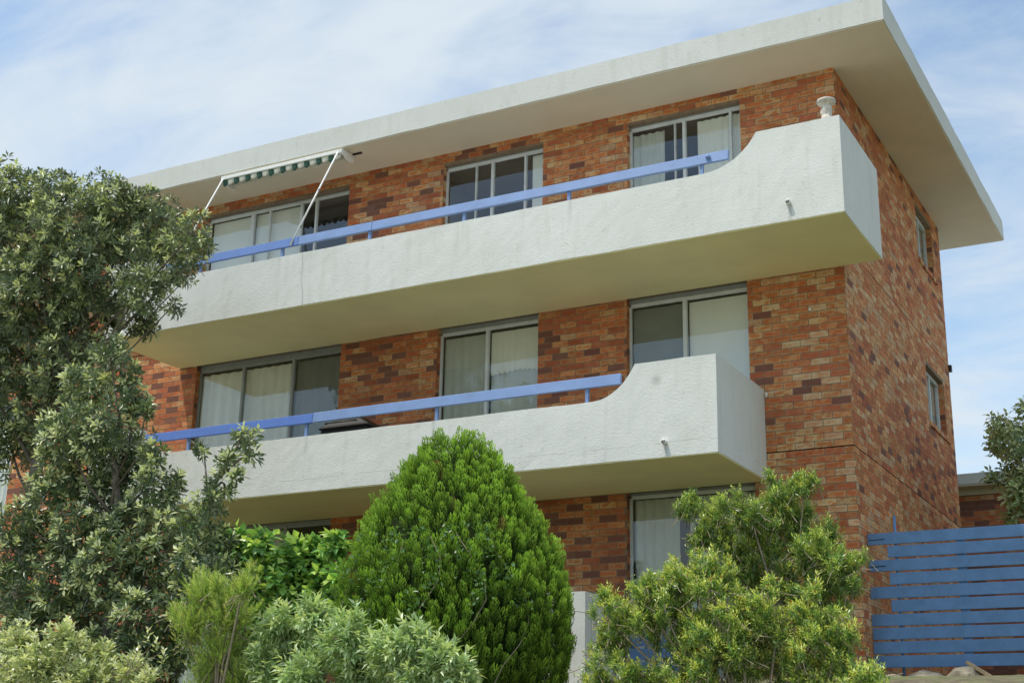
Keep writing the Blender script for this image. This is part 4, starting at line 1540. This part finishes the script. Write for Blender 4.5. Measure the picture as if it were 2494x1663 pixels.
lv.build('plumes', M['needle'], cf)['kind'] = 'stuff'

# vine with small glossy leaves creeping over the conifer
vn = thing('creeping_vine', 'glossy small-leaved vine creeping over the front of the bright conifer', 'vine', (-2.85, -5.22, gz(-2.85, -5.3)))
mb = MB()
vp = []
for s in range(5):
    an0 = math.radians(-118 + s * 22)
    pts = []
    for k in range(9):
        z = -3.5 + 0.21 * k + (0.04 * s if k else 0)
        an = an0 + 0.16 * math.sin(k * 0.9 + s)
        r = cone_r(max(z, -3.0)) - 0.03
        pts.append((CX + r * math.cos(an), CY + r * math.sin(an), z))
        if k >= 5:
            for _ in range(26):
                vp.append((pts[-1][0] + RNG.normal() * 0.07, pts[-1][1] - abs(RNG.normal()) * 0.04 - 0.10, pts[-1][2] + RNG.normal() * 0.06))
    pts[0] = (pts[0][0], pts[0][1], gz(pts[0][0], pts[0][1]) - 0.02)
    mb.tube(pts, 0.005, 5)
mb.build('stem', M['twig'], vn)
vp = np.array(vp)
lv = Leaves()
d = unit(RNG.normal(size=vp.shape) + np.array([[0, -0.9, -0.1]]))
lv.add(vp, d, RNG.uniform(0.04, 0.06, len(vp)), RNG.uniform(0.028, 0.042, len(vp)), jitter((0.11, 0.21, 0.07), len(vp), 0.3), 0.5, 0.2, 0.2)
lv.build('foliage', M['leaf'], vn)


# ---- shrubs
def shrub(name, label, cl, base, stems_r, seed):
    t = thing(name, label, 'shrub', (base[0], base[1], gz(*base)))
    mb = MB()
    limbs(mb, (base[0], base[1], gz(*base)), cl, stems_r, None, 0.25, seed)
    mb.build('stem', M['twig'], t, True)
    return t


def twig_leaves(lv, P, D, n_leaf, tw, L, W, cols, young, mb=None, wide=0.5, spread=0.9, droop=0.1, edge=None):
    """short twigs with leaves set along them, younger towards the tip"""
    n = len(P)
    a = unit(np.cross(D, np.array([[0.3, 0.9, 0.2]]) + 0 * D))
    b = np.cross(D, a)
    base = cols[RNG.integers(0, len(cols), n)] * RNG.uniform(0.82, 1.18, (n, 1))
    yk = RNG.random((n, 1)) < young[0]
    for k in range(n_leaf):
        t_ = k / (n_leaf - 1)
        az = k * 2.39996 + RNG.random((n, 1))
        pp = P - D * tw * (1 - t_)
        d = unit(D * (0.55 + 0.5 * t_) + (a * np.cos(az) + b * np.sin(az)) * spread * (1.1 - 0.5 * t_))
        c = np.where(yk & (t_ > 0.55), np.array([young[1]]) * RNG.uniform(0.8, 1.2, (n, 1)), base * RNG.uniform(0.8, 1.2, (n, 1)))
        lv.add(pp, d, L * RNG.uniform(0.7, 1.2, n), W * RNG.uniform(0.8, 1.2, n), c, wide, 0.2, droop,
               None if edge is None else c * 0.35 + np.array([edge]) * 0.65)
    if mb is not None:
        for i in range(0, n, 6):
            mb.tube([P[i] - D[i] * tw * 1.8, P[i]], [0.004, 0.0015], 4, cap=False)


BRUSH = np.array([(0.22, 0.35, 0.10), (0.28, 0.40, 0.11), (0.15, 0.28, 0.09), (0.40, 0.47, 0.14)])
for nm, label, cl, base, sd, cols, yg in (
        ('bottlebrush_shrub', 'tall loose bottlebrush shrub with pinkish shoots in front of the brick corner', CL_BRUSH_TALL, (0.25, -3.4), 21, BRUSH * 0.95, (0.45, (0.56, 0.65, 0.18))),
        ('bottlebrush_shrub', 'yellow-green bottlebrush shrub dotted with red flowers beside the blue fence', CL_BRUSH_LOW, (0.2, -4.6), 22, BRUSH * 1.1, (0.6, (0.68, 0.72, 0.20)))):
    t = shrub(nm, label, cl, base, 0.05, sd)
    small = []
    for x_, y_, z_, r_ in cl:               # sprays of different size round each limb end
        for q in range(20):
            d_ = rand_dirs(1)[0] * r_ * RNG.uniform(0.25, 1.30)
            small.append((x_ + d_[0], y_ + d_[1], z_ + d_[2] * 1.05 + 0.02, r_ * RNG.uniform(0.20, 0.5)))
    P, D = clump_tips(small, 0.062, 0.05, bias=(-0.05, -0.1, 1.0), stray=0.3)
    lv = Leaves()
    tw = MB()
    twig_leaves(lv, P, D, 12, 0.13, 0.045, 0.0135, cols, yg, tw)
    lv.build('foliage', M['leaf'], t)
    tw.build('twigs', M['twig'], t)['kind'] = 'stuff'
    # soft coloured shoots at some tips
    k = RNG.random(len(P)) < 0.09
    lv = Leaves()
    for q in range(6):
        d = unit(D[k] + 0.7 * RNG.normal(size=D[k].shape))
        lv.add(P[k] + d * 0.004, d, np.full(k.sum(), 0.022), np.full(k.sum(), 0.009), jitter((0.42, 0.20, 0.10), k.sum(), 0.3), 0.5, 0.1, 0.1)
    lv.build('new_shoots', M['leaf'], t)['kind'] = 'stuff'
    if cl is CL_BRUSH_LOW:
        cand = [i for i in range(len(P)) if D[i][1] < -0.2 and P[i][2] < -2.3]
        RNG.shuffle(cand)
        for i in cand[:24]:                # brush flowers: red stamens round a short spike
            lv = Leaves()
            ax1_ = D[i]
            e1 = np.cross(ax1_, [0.2, 0.1, 0.97])
            e1 /= np.linalg.norm(e1)
            e2 = np.cross(ax1_, e1)
            n = 70
            az = RNG.random(n) * 6.283
            h = RNG.random(n) * 0.042
            dd = e1[None] * np.cos(az)[:, None] + e2[None] * np.sin(az)[:, None] + ax1_[None] * 0.35
            lv.add(P[i][None] + ax1_[None] * (h[:, None] + 0.0), dd, RNG.uniform(0.014, 0.021, n), np.full(n, 0.0035),
                   jitter((0.50, 0.028, 0.022), n, 0.3), 0.5, 0.0, 0.0)
            lv.build('flower', M['needle'], t)

# broad-leaved shrub between the banksia and the conifer
t = shrub('broadleaf_shrub', 'glossy broad-leaved shrub with lime-green tips under the lower balcony', CL_BROAD, (-5.0, -4.3), 0.05, 31)
P, D = clump_tips([(x_, y_, z_, r_ * 1.1) for x_, y_, z_, r_ in CL_BROAD], 0.105, 0.25, bias=(0, -0.5, 0.3))
lv = Leaves()
twig_leaves(lv, P, D, 7, 0.14, 0.115, 0.080, np.array([(0.22, 0.42, 0.14), (0.28, 0.48, 0.16), (0.16, 0.32, 0.12)]), (0.5, (0.56, 0.72, 0.22)), None, 0.42, 1.1, 0.28)
lv.build('foliage', M['leaf_gloss'], t)

# variegated shrub in front of the conifer
t = shrub('variegated_shrub', 'low shrub with pale-edged narrow leaves in front of the bright conifer', CL_VARIEG, (-2.6, -6.4), 0.04, 32)
P, D = clump_tips([(x_, y_, z_ + 0.04, r_ * 1.2) for x_, y_, z_, r_ in CL_VARIEG], 0.078, 0.2, bias=(0, -0.35, 0.5))
lv = Leaves()
twig_leaves(lv, P, D, 10, 0.11, 0.084, 0.027, np.array([(0.27, 0.42, 0.19), (0.32, 0.48, 0.22)]), (0.4, (0.58, 0.68, 0.35)), None, 0.45, 1.0, 0.28, (0.66, 0.70, 0.48))
lv.build('foliage', M['leaf'], t)

# pale shrub bottom left
t = shrub('silver_shrub', 'pale cream-green small-leaved shrub below the dark banksia', CL_PALE, (-5.4, -6.8), 0.04, 33)
P, D = clump_tips([(x_, y_, z_, r_ * 1.08) for x_, y_, z_, r_ in CL_PALE], 0.074, 0.2, bias=(0, -0.3, 0.6))
extra = np.array([(-4.45, -6.9, -2.72), (-4.35, -6.9, -2.80), (-4.25, -6.9, -2.9)])
P, D = np.concatenate([P, extra]), np.concatenate([D, np.array([[0.1, -0.2, 1.0]] * 3)])
lv = Leaves()
twig_leaves(lv, P, D, 9, 0.11, 0.058, 0.030, np.array([(0.48, 0.53, 0.30), (0.57, 0.60, 0.36), (0.35, 0.42, 0.23)]), (0.5, (0.74, 0.75, 0.50)), None, 0.5, 1.0, 0.15)
lv.build('foliage', M['leaf'], t)
mb = MB()
for e in extra:
    mb.tube([(-4.7, -6.85, -3.1), tuple(e)], [0.005, 0.002], 5)
mb.build('sprig', M['twig'], t)

# feathery needle-leaved shrub
t = shrub('feathery_shrub', 'yellow-green feathery needle-leaved shrub between the dark banksia and the variegated shrub', CL_FEATHER, (-3.85, -6.6), 0.03, 34)
P, D = clump_tips(CL_FEATHER, 0.042, 0.1, bias=(0.05, -0.15, 1.1))
lv = Leaves()
tw = MB()
twig_leaves(lv, P, D, 20, 0.15, 0.032, 0.0062, np.array([(0.38, 0.53, 0.13), (0.46, 0.58, 0.14), (0.29, 0.42, 0.12)]), (0.3, (0.62, 0.66, 0.20)), tw, 0.5, 0.6, 0.05)
lv.build('foliage', M['needle'], t)
tw.build('twigs', M['twig'], t)['kind'] = 'stuff'
